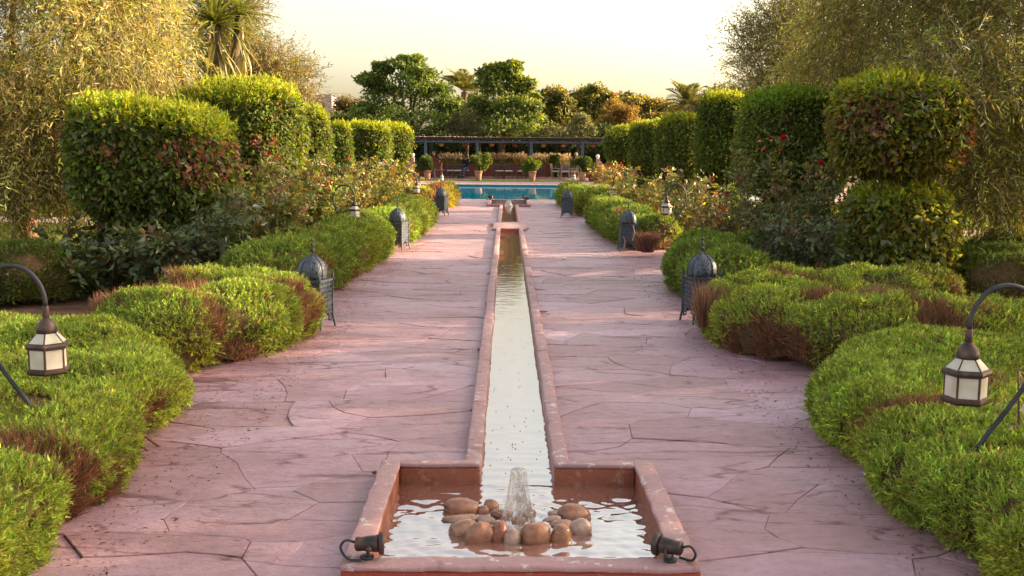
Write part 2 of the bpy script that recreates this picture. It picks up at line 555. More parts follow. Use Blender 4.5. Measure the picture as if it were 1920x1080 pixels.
def jet_mat():
    m, t, p, o = new_mat('splashing_water')
    v = coords(t, False, (1, 1, 0.3))
    nb = bump(t, noise_tex(t, v, 40, 4, 0.6), 0.5, 0.02)
    tp = N(t, 'BsdfTransparent'); tp.inputs['Color'].default_value = (0.96, 0.96, 0.96, 1)
    gl = N(t, 'BsdfGlossy'); gl.inputs['Roughness'].default_value = 0.08
    df = N(t, 'BsdfTranslucent'); df.inputs['Color'].default_value = (0.95, 0.95, 0.96, 1)
    m1 = N(t, 'MixShader'); m1.inputs[0].default_value = 0.45
    t.links.new(nb, gl.inputs['Normal'])
    t.links.new(gl.outputs[0], m1.inputs[1]); t.links.new(df.outputs[0], m1.inputs[2])
    m2 = N(t, 'MixShader')
    t.links.new(ramp(t, noise_tex(t, v, 26, 5, 0.65), [(0.40, (0.06,) * 3), (0.64, (0.8,) * 3)]), m2.inputs[0])
    t.links.new(tp.outputs[0], m2.inputs[1]); t.links.new(m1.outputs[0], m2.inputs[2])
    t.links.new(m2.outputs[0], o.inputs['Surface'])
    return m
M['jet'] = jet_mat()

def pebble_mat():
    m, t, p, o = new_mat('river_stone')
    oi = N(t, 'ObjectInfo').outputs['Random']
    v = coords(t)
    c = ramp(t, oi, [(0.0, (0.27, 0.09, 0.05)), (0.35, (0.36, 0.17, 0.10)), (0.7, (0.50, 0.36, 0.29)), (1.0, (0.30, 0.12, 0.075))])
    n = ramp(t, noise_tex(t, v, 9, 6, 0.65), [(0.32, (0.45, 0.38, 0.34)), (0.5, (1.0, 0.92, 0.88)), (0.66, (1.5, 1.5, 1.5))])
    t.links.new(mixc(t, 1, c, n, 'MULTIPLY'), p.inputs['Base Color'])
    t.links.new(bump(t, noise_tex(t, v, 22, 6), 0.5, 0.015), p.inputs['Normal'])
    t.links.new(ramp(t, noise_tex(t, v, 5, 3), [(0.4, (0.12, 0.12, 0.12)), (0.6, (0.42, 0.42, 0.42))]), p.inputs['Roughness'])
    p.inputs['Specular IOR Level'].default_value = 0.6
    return m
M['pebble'] = pebble_mat()
#@@STRUCTURE

# ================================================================== SETTING
HOLES = [(-0.70, 0.70, 4.02, 5.44), (-0.275, 0.275, 5.44, 22.4), (-0.275, 0.275, 24.4, 31.75), (-0.65, 0.65, 31.75, 34.7), (-10.5, 10.5, 36.3, 52.2)]

def holed_sheet(name, x0, x1, y0, y1, z, mat, holes, kind='structure', sub=None):
    xs = sorted({x0, x1} | {v for h in holes for v in h[:2] if x0 < v < x1})
    ys = sorted({y0, y1} | {v for h in holes for v in h[2:] if y0 < v < y1})
    b = MB()
    for i in range(len(xs) - 1):
        for j in range(len(ys) - 1):
            cx, cyy = (xs[i] + xs[i + 1]) / 2, (ys[j] + ys[j + 1]) / 2
            if any(h[0] < cx < h[1] and h[2] < cyy < h[3] for h in holes): continue
            b.add([(xs[i], ys[j], z), (xs[i + 1], ys[j], z), (xs[i + 1], ys[j + 1], z), (xs[i], ys[j + 1], z)], [(0, 1, 2, 3)])
    return tag(b.build(name, mat), kind=kind)

holed_sheet('ground', -1500, 1500, -600, 3000, -0.05, M['ground'], HOLES)
holed_sheet('lawn', -40, -6.6, 6, 36, -0.042, M['lawn'], [])
holed_sheet('lawn', 6.6, 40, 6, 36, -0.042, M['lawn'], [])
holed_sheet('soil', -6.6, -2.0, -2, 35.2, -0.03, M['soil'], [])
holed_sheet('soil', 2.0, 6.6, -2, 35.2, -0.03, M['soil'], [])
path = holed_sheet('path', -3.2, 3.2, -3, 36.0, -0.0105, M['mortar'], HOLES)
holed_sheet('garden_path', -40, -6.9, 24.2, 26.2, -0.034, M['deck'], [])
holed_sheet('garden_path', 8.2, 40, 22.4, 24.0, -0.034, M['deck'], [])
holed_sheet('pool_deck', -16, 16, 35.2, 57.6, -0.022, M['deck'], HOLES)
holed_sheet('lawn', -16, 16, 57.6, 60.6, -0.016, M['lawn'], [])
holed_sheet('terrace', -18, 18, 60.6, 70, -0.02, M['deck'], [])

# ---- flagstones: irregular convex cells cut to the path
def clip_half(poly, a, b, c):
    """keep a*x+b*y<=c"""
    out = []
    n = len(poly)
    for i in range(n):
        p, q = poly[i], poly[(i + 1) % n]
        dp, dq = a * p[0] + b * p[1] - c, a * q[0] + b * q[1] - c
        if dp <= 0: out.append(p)
        if (dp < 0 < dq) or (dq < 0 < dp):
            t = dp / (dp - dq)
            out.append((p[0] + (q[0] - p[0]) * t, p[1] + (q[1] - p[1]) * t))
    return out

def area(poly):
    return 0.5 * sum(poly[i][0] * poly[(i + 1) % len(poly)][1] - poly[(i + 1) % len(poly)][0] * poly[i][1] for i in range(len(poly)))

def cells():
    seeds = []
    y = 2.6
    row = 0
    while y < 36.6:
        x = -3.3 + random.uniform(0, 0.8)
        while x < 3.3:
            seeds.append((x + random.uniform(-0.25, 0.25), y + random.uniform(-0.27, 0.27)))
            x += random.choice((0.5, 0.7, 0.85, 1.1))
        y += random.uniform(0.38, 0.54)
        row += 1
    S = np.array(seeds)
    sc = np.array((0.62, 1.0))
    Q = S * sc
    res = []
    for i in range(len(S)):
        d2 = ((Q - Q[i]) ** 2).sum(1)
        nb = np.argsort(d2)[1:26]
        poly = [(-2.85, 2.9), (2.85, 2.9), (2.85, 36.28), (-2.85, 36.28)]
        for j in nb:
            a, b = (Q[j] - Q[i]) * sc
            m = (Q[j] + Q[i]) / 2
            c = (Q[j] - Q[i]) @ m
            poly = clip_half(poly, a, b, c)
            if len(poly) < 3: break
        if len(poly) < 3: continue
        polys = [poly]
        for hx0, hx1, hy0, hy1 in HOLES[:4] + [(-0.36, 0.36, 22.3, 24.45)]:
            nxt = []
            for pl in polys:
                xs = [p[0] for p in pl]; ys = [p[1] for p in pl]
                if max(xs) < hx0 or min(xs) > hx1 or max(ys) < hy0 or min(ys) > hy1:
                    nxt.append(pl); continue
                L_ = clip_half(pl, 1, 0, hx0)
                R_ = clip_half(pl, -1, 0, -hx1)
                mid = clip_half(clip_half(pl, -1, 0, -hx0), 1, 0, hx1) if len(pl) > 2 else []
                A_ = clip_half(mid, 0, 1, hy0) if len(mid) > 2 else []
                B_ = clip_half(mid, 0, -1, -hy1) if len(mid) > 2 else []
                nxt += [q for q in (L_, R_, A_, B_) if len(q) > 2]
            polys = nxt
        res += [q for q in polys if abs(area(q)) > 0.012]
    return res

def warp(x, y):
    p = np.array([[x * 2.1, y * 2.1, 0.0], [x * 2.1, y * 2.1, 7.3]])
    a = vnoise(p, 5) - 0.5
    q = np.array([[x * 7, y * 7, 1.0], [x * 7, y * 7, 9.3]])
    b = vnoise(q, 6) - 0.5
    return x + a[0] * 0.3 + b[0] * 0.035, y + a[1] * 0.22 + b[1] * 0.03

def stone_mesh(poly, step, gap):
    cx = sum(p[0] for p in poly) / len(poly)
    cyy = sum(p[1] for p in poly) / len(poly)
    pts = []
    n = len(poly)
    for i in range(n):
        p, q = poly[i], poly[(i + 1) % n]
        k = max(1, int(math.dist(p, q) / step))
        for j in range(k):
            t = j / k
            x, y = p[0] + (q[0] - p[0]) * t, p[1] + (q[1] - p[1]) * t
            if not any(h[0] - 0.05 < x < h[1] + 0.05 and h[2] - 0.05 < y < h[3] + 0.05 for h in HOLES):
                x, y = warp(x, y)
            d = math.hypot(x - cx, y - cyy)
            s = max(0.2, 1 - gap * (0.15 + 1.5 * float(vnoise(np.array([[x * 4.0, y * 4.0, 4.0]]), 31)[0]) ** 2) / max(d, 0.02))
            pts.append((cx + (x - cx) * s, cyy + (y - cyy) * s))
    tx, ty, z0 = random.gauss(0, 0.004), random.gauss(0, 0.004), random.uniform(-0.003, 0.004)
    zz = lambda x, y: z0 + (x - cx) * tx + (y - cyy) * ty + float(vnoise(np.array([[x * 3, y * 3, 2.0]]), 9)[0] - 0.5) * 0.006
    m = len(pts)
    V = []
    for x, y in pts: V.append((x - cx, y - cyy, -0.04))
    for x, y in pts: V.append((x - cx, y - cyy, zz(x, y) - 0.0025))
    for x, y in pts:
        d = max(0.05, math.hypot(x - cx, y - cyy))
        s = 1 - 0.0035 / d
        V.append(((x - cx) * s, (y - cyy) * s, zz(x, y)))
    Fc = []
    for i in range(m):
        j = (i + 1) % m
        Fc += [(i, j, m + j, m + i), (m + i, m + j, 2 * m + j, 2 * m + i)]
    Fc.append(tuple(range(2 * m, 3 * m)))
    return V, Fc, (cx, cyy)

far = MB()
CELLS = cells()
CELLS.sort(key=lambda q: sum(p[1] for p in q) / len(q))
n_near = 0
for q in CELLS:
    if area(q) < 0: q = q[::-1]
    yc = sum(p[1] for p in q) / len(q)
    V, Fc, c = stone_mesh(q, 0.16 if yc < 9 else 0.3, 0.003 if yc < 12 else 0.005)
    if n_near < 290:
        me = bpy.data.meshes.new('flagstone')
        me.from_pydata(V, [], Fc)
        link('flagstone', me, M['flag'], path, (c[0], c[1], 0))
        n_near += 1
    else:
        far.add([(v[0] + c[0], v[1] + c[1], v[2]) for v in V], Fc)
tag(far.build('far_flagstones', M['flag'], path), kind='stuff')

# ---- rough plaster blocks
def rough_block(name, x0, x1, y0, y1, z0, z1, mat, parent, step=0.08, amp=0.004, bev=0.008, seed=0):
    bm = bmesh.new()
    bmesh.ops.create_cube(bm, size=1)
    sx, sy, sz = x1 - x0, y1 - y0, z1 - z0
    cx, cyy, cz = (x0 + x1) / 2, (y0 + y1) / 2, (z0 + z1) / 2
    bmesh.ops.scale(bm, vec=(sx, sy, sz), verts=bm.verts)
    bmesh.ops.bevel(bm, geom=list(bm.edges), offset=bev, segments=2, affect='EDGES', profile=0.5)
    for ax, ln in ((0, sx), (1, sy)):
        k = int(ln / step)
        for i in range(1, k):
            c = Vector((0, 0, 0)); c[ax] = -ln / 2 + ln * i / k
            nn = Vector((0, 0, 0)); nn[ax] = 1
            bmesh.ops.bisect_plane(bm, geom=list(bm.verts) + list(bm.edges) + list(bm.faces), plane_co=c, plane_no=nn)
    vs = np.array([v.co[:] for v in bm.verts]) + np.array((cx, cyy, cz))
    dn = np.stack([vnoise(vs * 9, seed + k) + 0.6 * vnoise(vs * 27, seed + k + 9) - 0.8 for k in range(3)], 1) * amp
    for v, d in zip(bm.verts, dn):
        v.co += Vector(d)
    me = bpy.data.meshes.new(name)
    bm.to_mesh(me); bm.free()
    me.polygons.foreach_set('use_smooth', [True] * len(me.polygons))
    o = link(name, me, mat, parent, (cx, cyy, cz))
    return o

def channel(label, y0, y1, by0, by1, bw, front_near, rough=True):
    red = M['basin_red'] if rough else M['rim']
    """narrow channel with kerbs running from y0 to y1, basin between by0 and by1"""
    r = root('water_channel', (0, by0, 0), label, 'fountain')
    off = lambda o: setattr(o, 'location', Vector(o.location) - Vector((0, by0, 0)))
    st = 0.07 if rough else 0.4
    zt, zr = 0.06, 0.08
    for s in (-1, 1):
        y = y0
        k = 0
        while y < y1 - 0.05:
            ln = random.choice((0.9, 1.4, 1.8, 2.3)) if rough else 3.0
            ye = min(y1, y + ln)
            if y1 - ye < 0.5: ye = y1
            dx = random.uniform(-0.003, 0.003)
            a, b = sorted((s * 0.192 + dx, s * (0.282 + random.uniform(-0.006, 0.006)) + dx))
            off(rough_block('kerb', a, b, y + 0.003, ye - 0.003, -0.26, zt + random.uniform(-0.004, 0.004), M['rim'], r, st if y < 12 else 0.5, 0.010 if rough else 0.003, 0.012, k))
            y = ye
            k += 1
    wm = M['basin_wall'] if rough else M['mortar']
    t = 0.10
    ends = [('near', by0, by0 + t), ('far', by1 - 0.075, by1)]
    open_side = 'far' if front_near else 'near'
    for nm, a, b in ends:
        if nm == open_side:
            for s in (-1, 1):
                xa, xb = sorted((s * 0.194, s * (bw - t + 0.001)))
                off(rough_block('basin_wall', xa, xb, a + 0.004, b - 0.004, -0.26, zr - 0.026, wm, r, st, 0.004, 0.006, 3))
                off(rough_block('rim', xa, xb, a, b, zr - 0.025, zr, M['rim'], r, st, 0.010, 0.008, 5))
        else:
            off(rough_block('front_wall', -bw + 0.002, bw - 0.002, a + 0.006, b - 0.005, -0.26, zr - 0.026, red, r, st, 0.006, 0.006, 7))
            off(rough_block('rim', -bw, bw, a, b, zr - 0.025, zr, M['rim'], r, st, 0.012, 0.008, 8))
    for s in (-1, 1):
        ya = by0 + t + 0.001 if front_near else by0
        yb = by1 if front_near else by1 - 0.075 - 0.001
        xa, xb = sorted((s * (bw - t), s * bw))
        off(rough_block('basin_wall', xa + 0.004, xb - 0.004, ya, yb, -0.26, zr - 0.026, wm, r, st, 0.004, 0.006, 11))
        off(rough_block('rim', xa, xb, ya, yb, zr - 0.025, zr, M['rim'], r, st, 0.012, 0.008, 12))
    b = MB()
    b.box(0, (by0 + by1) / 2 - by0, -0.29, 2 * bw - 0.02, by1 - by0 - 0.02, 0.05)
    yy0, yy1 = (by1, y1) if front_near else (y0, by0)
    b.box(0, (yy0 + yy1) / 2 - by0, -0.285, 0.5, yy1 - yy0 + 0.05, 0.05)
    b.build('floor', wm, r)
    e = y1 if front_near else y0
    off(rough_block('end_wall', -0.19, 0.19, e - (0.06 if front_near else 0), e + (0 if front_near else 0.06), -0.26, 0.05, wm, r, st, 0.004, 0.006, 14))
    return r

channel('long narrow pink plaster rill ending in the square basin nearest the viewer', 5.44, 22.42, 4.0, 5.45, 0.71, True)
channel('short far rill with a T-shaped basin at the edge of the blue pool', 24.4, 31.75, 31.75, 34.7, 0.655, False, False)
sl = rough_block('stone_slab', -0.36, 0.36, 22.43, 24.38, -0.03, 0.045, M['rim'], None, 0.4, 0.006, 0.012, 20)
tag(sl, 'flat pink stone slab bridging the gap between the long rill and the far rill', 'slab')

# ---- water in the rills
def water_sheet(x0, x1, y0, y1, nx, ny, z, hf):
    xs = np.linspace(x0, x1, nx); ys = np.linspace(y0, y1, ny)
    X, Y = np.meshgrid(xs, ys, indexing='ij')
    Z = z + hf(X, Y)
    return np.stack([X, Y, Z], -1)

JET = (0.0, 4.83)
WZ = -0.035
def hf_basin(X, Y):
    r = np.hypot(X - JET[0], Y - JET[1])
    wv = 0.0026 * np.sin(2 * PI * r / 0.075 + 1.5 * fbm(np.stack([X * 5, Y * 5, X * 0], -1), 4)) * np.exp(-r * 2.2)
    n1 = (fbm(np.stack([X * 13, Y * 24, X * 0 + 2], -1), 6, 3) - 0.5) * 0.0115
    n2 = (vnoise(np.stack([X * 55, Y * 80, X * 0 + 5], -1), 8) - 0.5) * 0.0014
    sp = np.exp(-(r / 0.22) ** 2) * (vnoise(np.stack([X * 40, Y * 40, X * 0], -1), 12) - 0.4) * 0.012
    return wv + n1 + n2 + sp
def hf_chan(X, Y):
    a = np.exp(-(Y - 5.4) / 1.6) * 1.0 + 0.10
    return a * ((fbm(np.stack([X * 9, Y * 26, X * 0 + 2], -1), 6, 3) - 0.5) * 0.011) + 0.0002 * (vnoise(np.stack([X * 20, Y * 30, X * 0], -1), 3) - 0.5)
wb = water_sheet(-0.615, 0.615, 4.098, 5.378, 84, 90, WZ, hf_basin)
o = link('water', grid_mesh('water', wb), M['water']); tag(o, kind='structure')
wc = water_sheet(-0.195, 0.195, 5.376, 22.37, 20, 620, WZ + 0.001, hf_chan)
o = link('water', grid_mesh('water', wc), M['water']); tag(o, kind='structure')
o = link('water', grid_mesh('water', water_sheet(-0.195, 0.195, 24.45, 31.8, 12, 160, WZ, hf_chan)), M['water']); tag(o, kind='structure')
o = link('water', grid_mesh('water', water_sheet(-0.56, 0.56, 31.8, 34.6, 30, 60, WZ, hf_chan)), M['water']); tag(o, kind='structure')
b = MB()
for i in range(45):
    x, y = random.uniform(-0.16, 0.16), 5.7 + random.random() ** 1.5 * 4.0
    b.lathe([(0.0038, 0), (0.003, 0.002), (0.0005, 0.003)], 6, (x, y, WZ + 0.002))
tag(b.build('water_bubbles', M['iron_dark']), kind='stuff')

# ---- pool
b = MB()
x0, x1, y0, y1 = -10.5, 10.5, 36.3, 52.2
b.add([(x0, y0, -1.5), (x1, y0, -1.5), (x1, y1, -1.5), (x0, y1, -1.5), (x0, y0, -0.05), (x1, y0, -0.05), (x1, y1, -0.05), (x0, y1, -0.05)],
      [(0, 1, 2, 3), (4, 5, 1, 0), (5, 6, 2, 1), (6, 7, 3, 2), (7, 4, 0, 3)])
tag(b.build('pool_shell', M['pool_tile']), kind='structure')
b = MB().add([(x0 + 0.001, y0 + 0.001, -0.09), (x1 - 0.001, y0 + 0.001, -0.09), (x1 - 0.001, y1 - 0.001, -0.09), (x0 + 0.001, y1 - 0.001, -0.09)], [(0, 1, 2, 3)])
tag(b.build('pool_water', M['pool_water']), kind='structure')
pc = root('pool_coping', (0, 36.2, 0), 'pale stone coping edging the blue swimming pool', 'pool edge')
for y in (36.12, 52.38):
    x = -10.6
    while x < 10.6:
        MB().box(0, 0, 0, 0.985, 0.37 if y < 40 else 0.46, 0.05).build('coping_stone', M['coping'], pc, loc=(x + 0.5, y - 36.2, -0.012), bevel=0.01)
        x += 1.0

# ---- pergola
PY = 62.6
def X_at(px, Y): return P(px, 290, Y).x
pg = root('pergola', (0, PY, 0), 'long low slate-blue pergola with a reed roof beyond the pool', 'pergola')
posts = [X_at(v, PY) for v in (603, 701, 798, 895, 996, 1092, 1190, 1288)]
for x in posts:
    for dy in (0, 4.2):
        bb = MB().box(0, 0, 1.13, 0.17, 0.17, 2.26).box(0, 0, 0.06, 0.24, 0.24, 0.12).box(0, 0, 2.2, 0.26, 0.2, 0.07)
        bb.build('post', M['slate_paint'], pg, loc=(x, dy, 0), bevel=0.008)
xl, xr = posts[0] - 0.6, posts[-1] + 0.6
for dy in (0, 4.2):
    MB().box((xl + xr) / 2, dy, 2.12, xr - xl, 0.10, 0.12).build('beam', M['slate_paint'], pg)
    MB().box((xl + xr) / 2, dy - 0.11, 2.32, xr - xl, 0.05, 0.14).build('beam', M['wood_dark'], pg)
x = xl + 0.2
while x < xr:
    MB().box(x, 2.1, 2.30, 0.07, 5.0, 0.09).build('rafter', M['wood_dark'], pg)
    x += 1.02
b = MB()
x = xl
while x < xr:
    b.box(x, 2.1 + random.uniform(-0.06, 0.06), 2.385 + random.uniform(-0.012, 0.02), 0.045, 5.1, 0.035, random.gauss(0, 0.004))
    x += 0.07
tag(b.build('reed_roof', M['roof_reed'], pg), kind='stuff')

# ---- adobe walls of the terrace
def stepped_wall(label, px_peak, px_low, Y, ztop, zlow, mat, depth=0.5, tail=None, name='stepped_wall'):
    xa, xb = X_at(px_peak, Y), X_at(px_low, Y)
    s = 1 if xb > xa else -1
    n = 4
    r = root(name, (xa, Y, 0), label, 'wall', 'stepped adobe walls beyond the pool')
    b = MB()
    wstep = abs(xb - xa) / n
    for i in range(n):
        z = ztop - (ztop - zlow) * i / (n - 1)
        b.box(s * (wstep * (i + 0.5)), 0, z / 2, wstep - 0.002, depth, z)
    if tail:
        xt = X_at(tail, Y)
        b.box(s * (abs(xb - xa) + abs(xt - xb) / 2), 0, zlow / 2, abs(xt - xb) - 0.004, depth * 0.8, zlow)
    b.build('wall', mat, r, bevel=0.012)
    MB().lathe([(0.05, 0), (0.06, 0.03), (0.10, 0.08), (0.115, 0.14), (0.09, 0.21), (0.03, 0.25)], 12, (s * wstep * 0.5, 0, ztop)).build('globe_light', M['white_ball'], r, True)
    return r
stepped_wall('pink stepped wall at the left end of the terrace beside the end of the topiary', 777, 752, 60.9, 1.20, 0.62, M['adobe_pink'], tail=700)
stepped_wall('pink stepped wall behind the red and yellow roses at the right end of the terrace', 1118, 1138, 60.9, 1.20, 0.70, M['adobe_pink'], tail=1190)
stepped_wall('dark red stepped pier between the left potted shrub and the table with the seated person', 811, 829, 66.6, 1.30, 0.85, M['adobe'])
stepped_wall('dark red stepped pier rising beside the right end of the white-seated bench', 1082, 1064, 66.6, 1.30, 0.85, M['adobe'])
lw = root('adobe_wall', (0, 67.2, 0), 'low red adobe wall behind the terrace tables with feathery grass on top', 'wall')
MB().box(0, 0, 0.38, 30, 0.45, 0.76).build('wall', M['adobe'], lw, bevel=0.02)
MB().box(0, 0.0, 0.79, 30.06, 0.51, 0.055).build('cap', M['adobe'], lw, bevel=0.012)

# ---- tower house far off
TY = 240
tx0, tx1 = P(578, 190, TY).x, P(626, 190, TY).x
tz = P(600, 181, TY).z
tw = root('tower_house', ((tx0 + tx1) / 2, TY, 0), 'pale square tower house with a ragged parapet far off behind the left topiary', 'building')
wd = tx1 - tx0
MB().box(0, 0, tz / 2, wd, wd, tz).build('wall', M['tower'], tw, bevel=0.06)
b = MB()
for i in range(9):
    h_ = random.uniform(0.12, 0.5)
    b.box(-wd / 2 + wd * (i + 0.5) / 9, -wd / 2 + 0.16, tz + h_ / 2, wd / 9 - 0.01, 0.28, h_)
    b.box(-wd / 2 + wd * (i + 0.5) / 9, wd / 2 - 0.16, tz + h_ / 2, wd / 9 - 0.01, 0.28, h_)
b.build('parapet', M['tower'], tw)
MB().box(-wd * 0.22, 0, tz + 0.45, 0.9, 0.9, 0.9).build('chimney', M['tower'], tw, bevel=0.05)
MB().box(wd * 0.15, -wd / 2 - 0.02, tz - 2.0, 0.7, 0.12, 1.1).build('window', M['iron_dark'], tw)

# ================================================================== PLANTS
def in_view(pos, m=260):
    d = pos - np.array(CAM)
    D = d @ np.array(_f)
    px = 960 + F * (d @ np.array(_rt2)) / np.maximum(D, 0.1)
    py = 540 - F * (d @ np.array(_up2)) / np.maximum(D, 0.1)
    return (D > 0.3) & (px > -m) & (px < 1920 + m) & (py > -m) & (py < 1080 + m)

def thin_out(pos, nrm, back=0.3, out=0.12, m=220):
    v = unit(np.array(CAM) - pos)
    facing = (nrm * v).sum(1) > -0.25
    pr = np.where(facing, 1.0, back) * np.where(in_view(pos, m), 1.0, out)
    return RG.random(len(pos)) < pr

def sprig_tris(pos, d, ln, nb, bl, bw, tint, spread=0.7):
    """little shoots: nb needles along a stem of length ln"""
    n = len(pos)
    d = unit(d)
    ln = np.broadcast_to(np.asarray(ln, float), (n,))
    Vs, Ts = [], []
    for k in range(nb):
        u = (k + RG.random((n, 1))) / nb
        p = pos + d * ln[:, None] * u * 0.8
        dd = unit(d * (0.55 + 0.6 * u) + unit(rnd(n)) * spread)
        V, _ = blade_geo(p, dd, ln * bl * RG.uniform(0.7, 1.2, n), bw * ln)
        Vs.append(V.reshape(n, 3, 3))
        Ts.append(np.repeat((tint * RG.uniform(0.8, 1.2, (n, 1)))[:, None], 3, 1))
    V = np.stack(Vs, 1).reshape(-1, 3)
    T = np.stack(Ts, 1).reshape(-1, 3)
    return V, np.arange(len(V)).reshape(-1, 3), T

def hedge(label, pts, width, height, dens=5600, size=1.0, brown=0.45, hue=(0.285, 0.355, 0.060), seed=1, group='clipped cushion hedges along the path', lump=0.075, twigs=True, name='hedge', side_brown=1.0):
    line, ss = smooth_line([(*p, 0) for p in pts], 0.07 * size ** 0.5)
    L = ss[-1]
    tang = unit(np.gradient(line, axis=0))
    nor = np.stack([-tang[:, 1], tang[:, 0], tang[:, 2]], 1)
    nt = 30
    th = np.linspace(0, PI, nt)
    r = width * 0.5
    e = np.clip(np.minimum(ss, L - ss) / r, 0, 1)
    e = np.sqrt(np.clip(1 - (1 - e) ** 2.4, 0.0004, 1))
    ex = 2 / 3.4
    cx = np.sign(np.cos(th)) * np.abs(np.cos(th)) ** ex
    cz = np.abs(np.sin(th)) ** (2 / 2.6)
    under = 0.80 + 0.20 * np.clip(cz / 0.5, 0, 1)
    big = 1 + 0.16 * (fbm(np.stack([ss * 0.9, ss * 0, ss * 0 + seed], 1), seed, 2) - 0.5)
    PG = line[:, None] + nor[:, None] * (cx * under)[None, :, None] * (width / 2 * e * big)[:, None, None]
    PG[..., 2] += cz[None] * (height * e ** 0.5 * (2 - big))[:, None]
    axis = line.copy(); axis[:, 2] = height * 0.45
    out = unit(PG - axis[:, None])
    lum = (fbm(PG * 1.9, seed + 3, 2) - 0.5) * 2.0 + (np.minimum(np.abs(vnoise(PG * 3.4, seed + 8) - 0.5), 0.25) - 0.14) * 3.2 + (np.minimum(np.abs(vnoise(PG * 7.5, seed + 12) - 0.5), 0.2) - 0.1) * 1.6
    cr = np.abs(np.sin(PI * ss / (1.05 + 0.25 * math.sin(seed * 2.1)) + seed * 1.7)) ** 0.35
    PG = PG + out * (lum * lump - (1 - cr)[:, None] * 0.125 * min(1, width))[..., None]
    PG[..., 2] = np.maximum(PG[..., 2], 0.0)
    base = np.array((line[:, 0].mean(), line[:, 1].mean(), 0))
    rt_ = root(name, base, label, 'hedge', group)
    core = PG - out * (0.045 + 0.01 * size)
    core[..., 2] = np.maximum(core[..., 2] , 0.001)
    link('branches', grid_mesh('branches', core - base), M['core'], rt_)
    A = width + 2 * height
    n = int(L * A * dens / size ** 1.7)
    pos, nrm, ar = grid_sample(PG, n)
    sgn = np.sign((nrm * unit(pos - np.array([base[0], base[1], height * .3]))).sum(1).mean()) or 1
    # outward test per point using nearest axis point
    idx = np.searchsorted(ss, RG.random(n)) if False else None
    near = np.concatenate([np.argmin(((pos[i:i + 20000, None, :2] - line[None, ::3, :2]) ** 2).sum(-1), 1) for i in range(0, n, 20000)])
    crv = cr[::3][near]
    if near is not None:
        c = axis[::3][near]
        fl = np.sign(((pos - c) * nrm).sum(1))
    else:
        fl = np.full(n, sgn)
    nrm = nrm * fl[:, None]
    k = thin_out(pos, nrm) & (RG.random(n) < np.clip((vnoise(pos * 8.5 / size ** 0.5, seed + 50) - 0.12) * 4, 0.06, 1))
    pos, nrm, crv = pos[k], nrm[k], crv[k]
    n = len(pos)
    mask = fbm(pos * 1.5, seed + 20, 3)
    low = np.clip(1 - pos[:, 2] / height, 0, 1)
    sideness = np.clip(1 - np.abs(nrm[:, 2]) * 1.5, 0, 1)
    thr = 0.80 - brown * 0.24 - sideness * low * 0.16 * side_brown - sideness * 0.05 - np.clip(0.75 - crv, 0, 1) * 0.45
    isb = mask + RG.normal(0, 0.03, n) > thr
    g = ~isb
    tone = fbm(pos * 2.3, seed + 31, 2)[:, None]
    if size >= 1.5 and hue[0] == 0.285: hue = (0.20, 0.275, 0.048)
    base_c = np.array(hue) * (0.72 + 0.6 * tone)
    yel = np.clip((fbm(pos * 1.1, seed + 40, 2) - 0.5) * 3, 0, 1)[:, None]
    base_c = base_c * (1 - yel) + np.array((hue[0] * 1.35, hue[1] * 1.1, hue[2] * 0.9)) * yel
    tint = jit(base_c, n, 0.34, 0.09)
    dead = RG.random(n) < 0.05
    tint[dead] = jit((0.25, 0.17, 0.08), int(dead.sum()), 0.35, 0.1)
    up_w = 0.55 + 0.35 * RG.random((n, 1))
    d = unit(nrm * 0.75 + UP * up_w * 0.55 + rnd(n, 0.42))
    parts = []
    ln = 0.045 * size * np.exp(np.clip(RG.normal(-0.03, 0.24, n), -0.6, 0.38))
    parts.append(sprig_tris(pos[g] - nrm[g] * 0.025 * size, d[g], ln[g], 6, 0.45, 0.16, tint[g], 0.8))
    if isb.any():
        pb = pos[isb]; nb_ = nrm[isb]
        keep = RG.random(len(pb)) < 0.9
        pb, nb_ = pb[keep], nb_[keep]
        m = len(pb)
        tb = jit(np.array((0.24, 0.115, 0.07)), m, 0.4, 0.1)
        db = unit(nb_ * 0.35 + UP * 0.9 + rnd(m, 0.35))
        parts.append(sprig_tris(pb - nb_ * 0.05 - db * 0.05, db, 0.10 * size ** 0.5 * RG.uniform(0.5, 1.3, m), 4, 0.85, 0.05 * size ** 0.5, tb, 0.55))
    V, f, T = join(*parts)
    tag(link('foliage', np_mesh('foliage', V - base, f, T), M['needle'], rt_), kind='stuff')
    if twigs:
        for _ in range(int(L * 3.2)):
            i = random.randrange(len(line))
            if e[i] < 0.6: continue
            q_ = random.choice((-1, 1))
            p0 = line[i] + nor[i] * q_ * width * 0.25 - base
            p1 = line[i] + nor[i] * q_ * (width * 0.40 + random.uniform(-0.05, 0.06)) - base + tang[i] * random.uniform(-.1, .1)
            MB().tube([(p1[0], p1[1], -0.01), ((p0[0] + p1[0]) / 2, (p0[1] + p1[1]) / 2, 0.09), (p0[0], p0[1], 0.22)], [0.008, 0.009, 0.012], 5).build('stem', M['twig'], rt_)
    return rt_

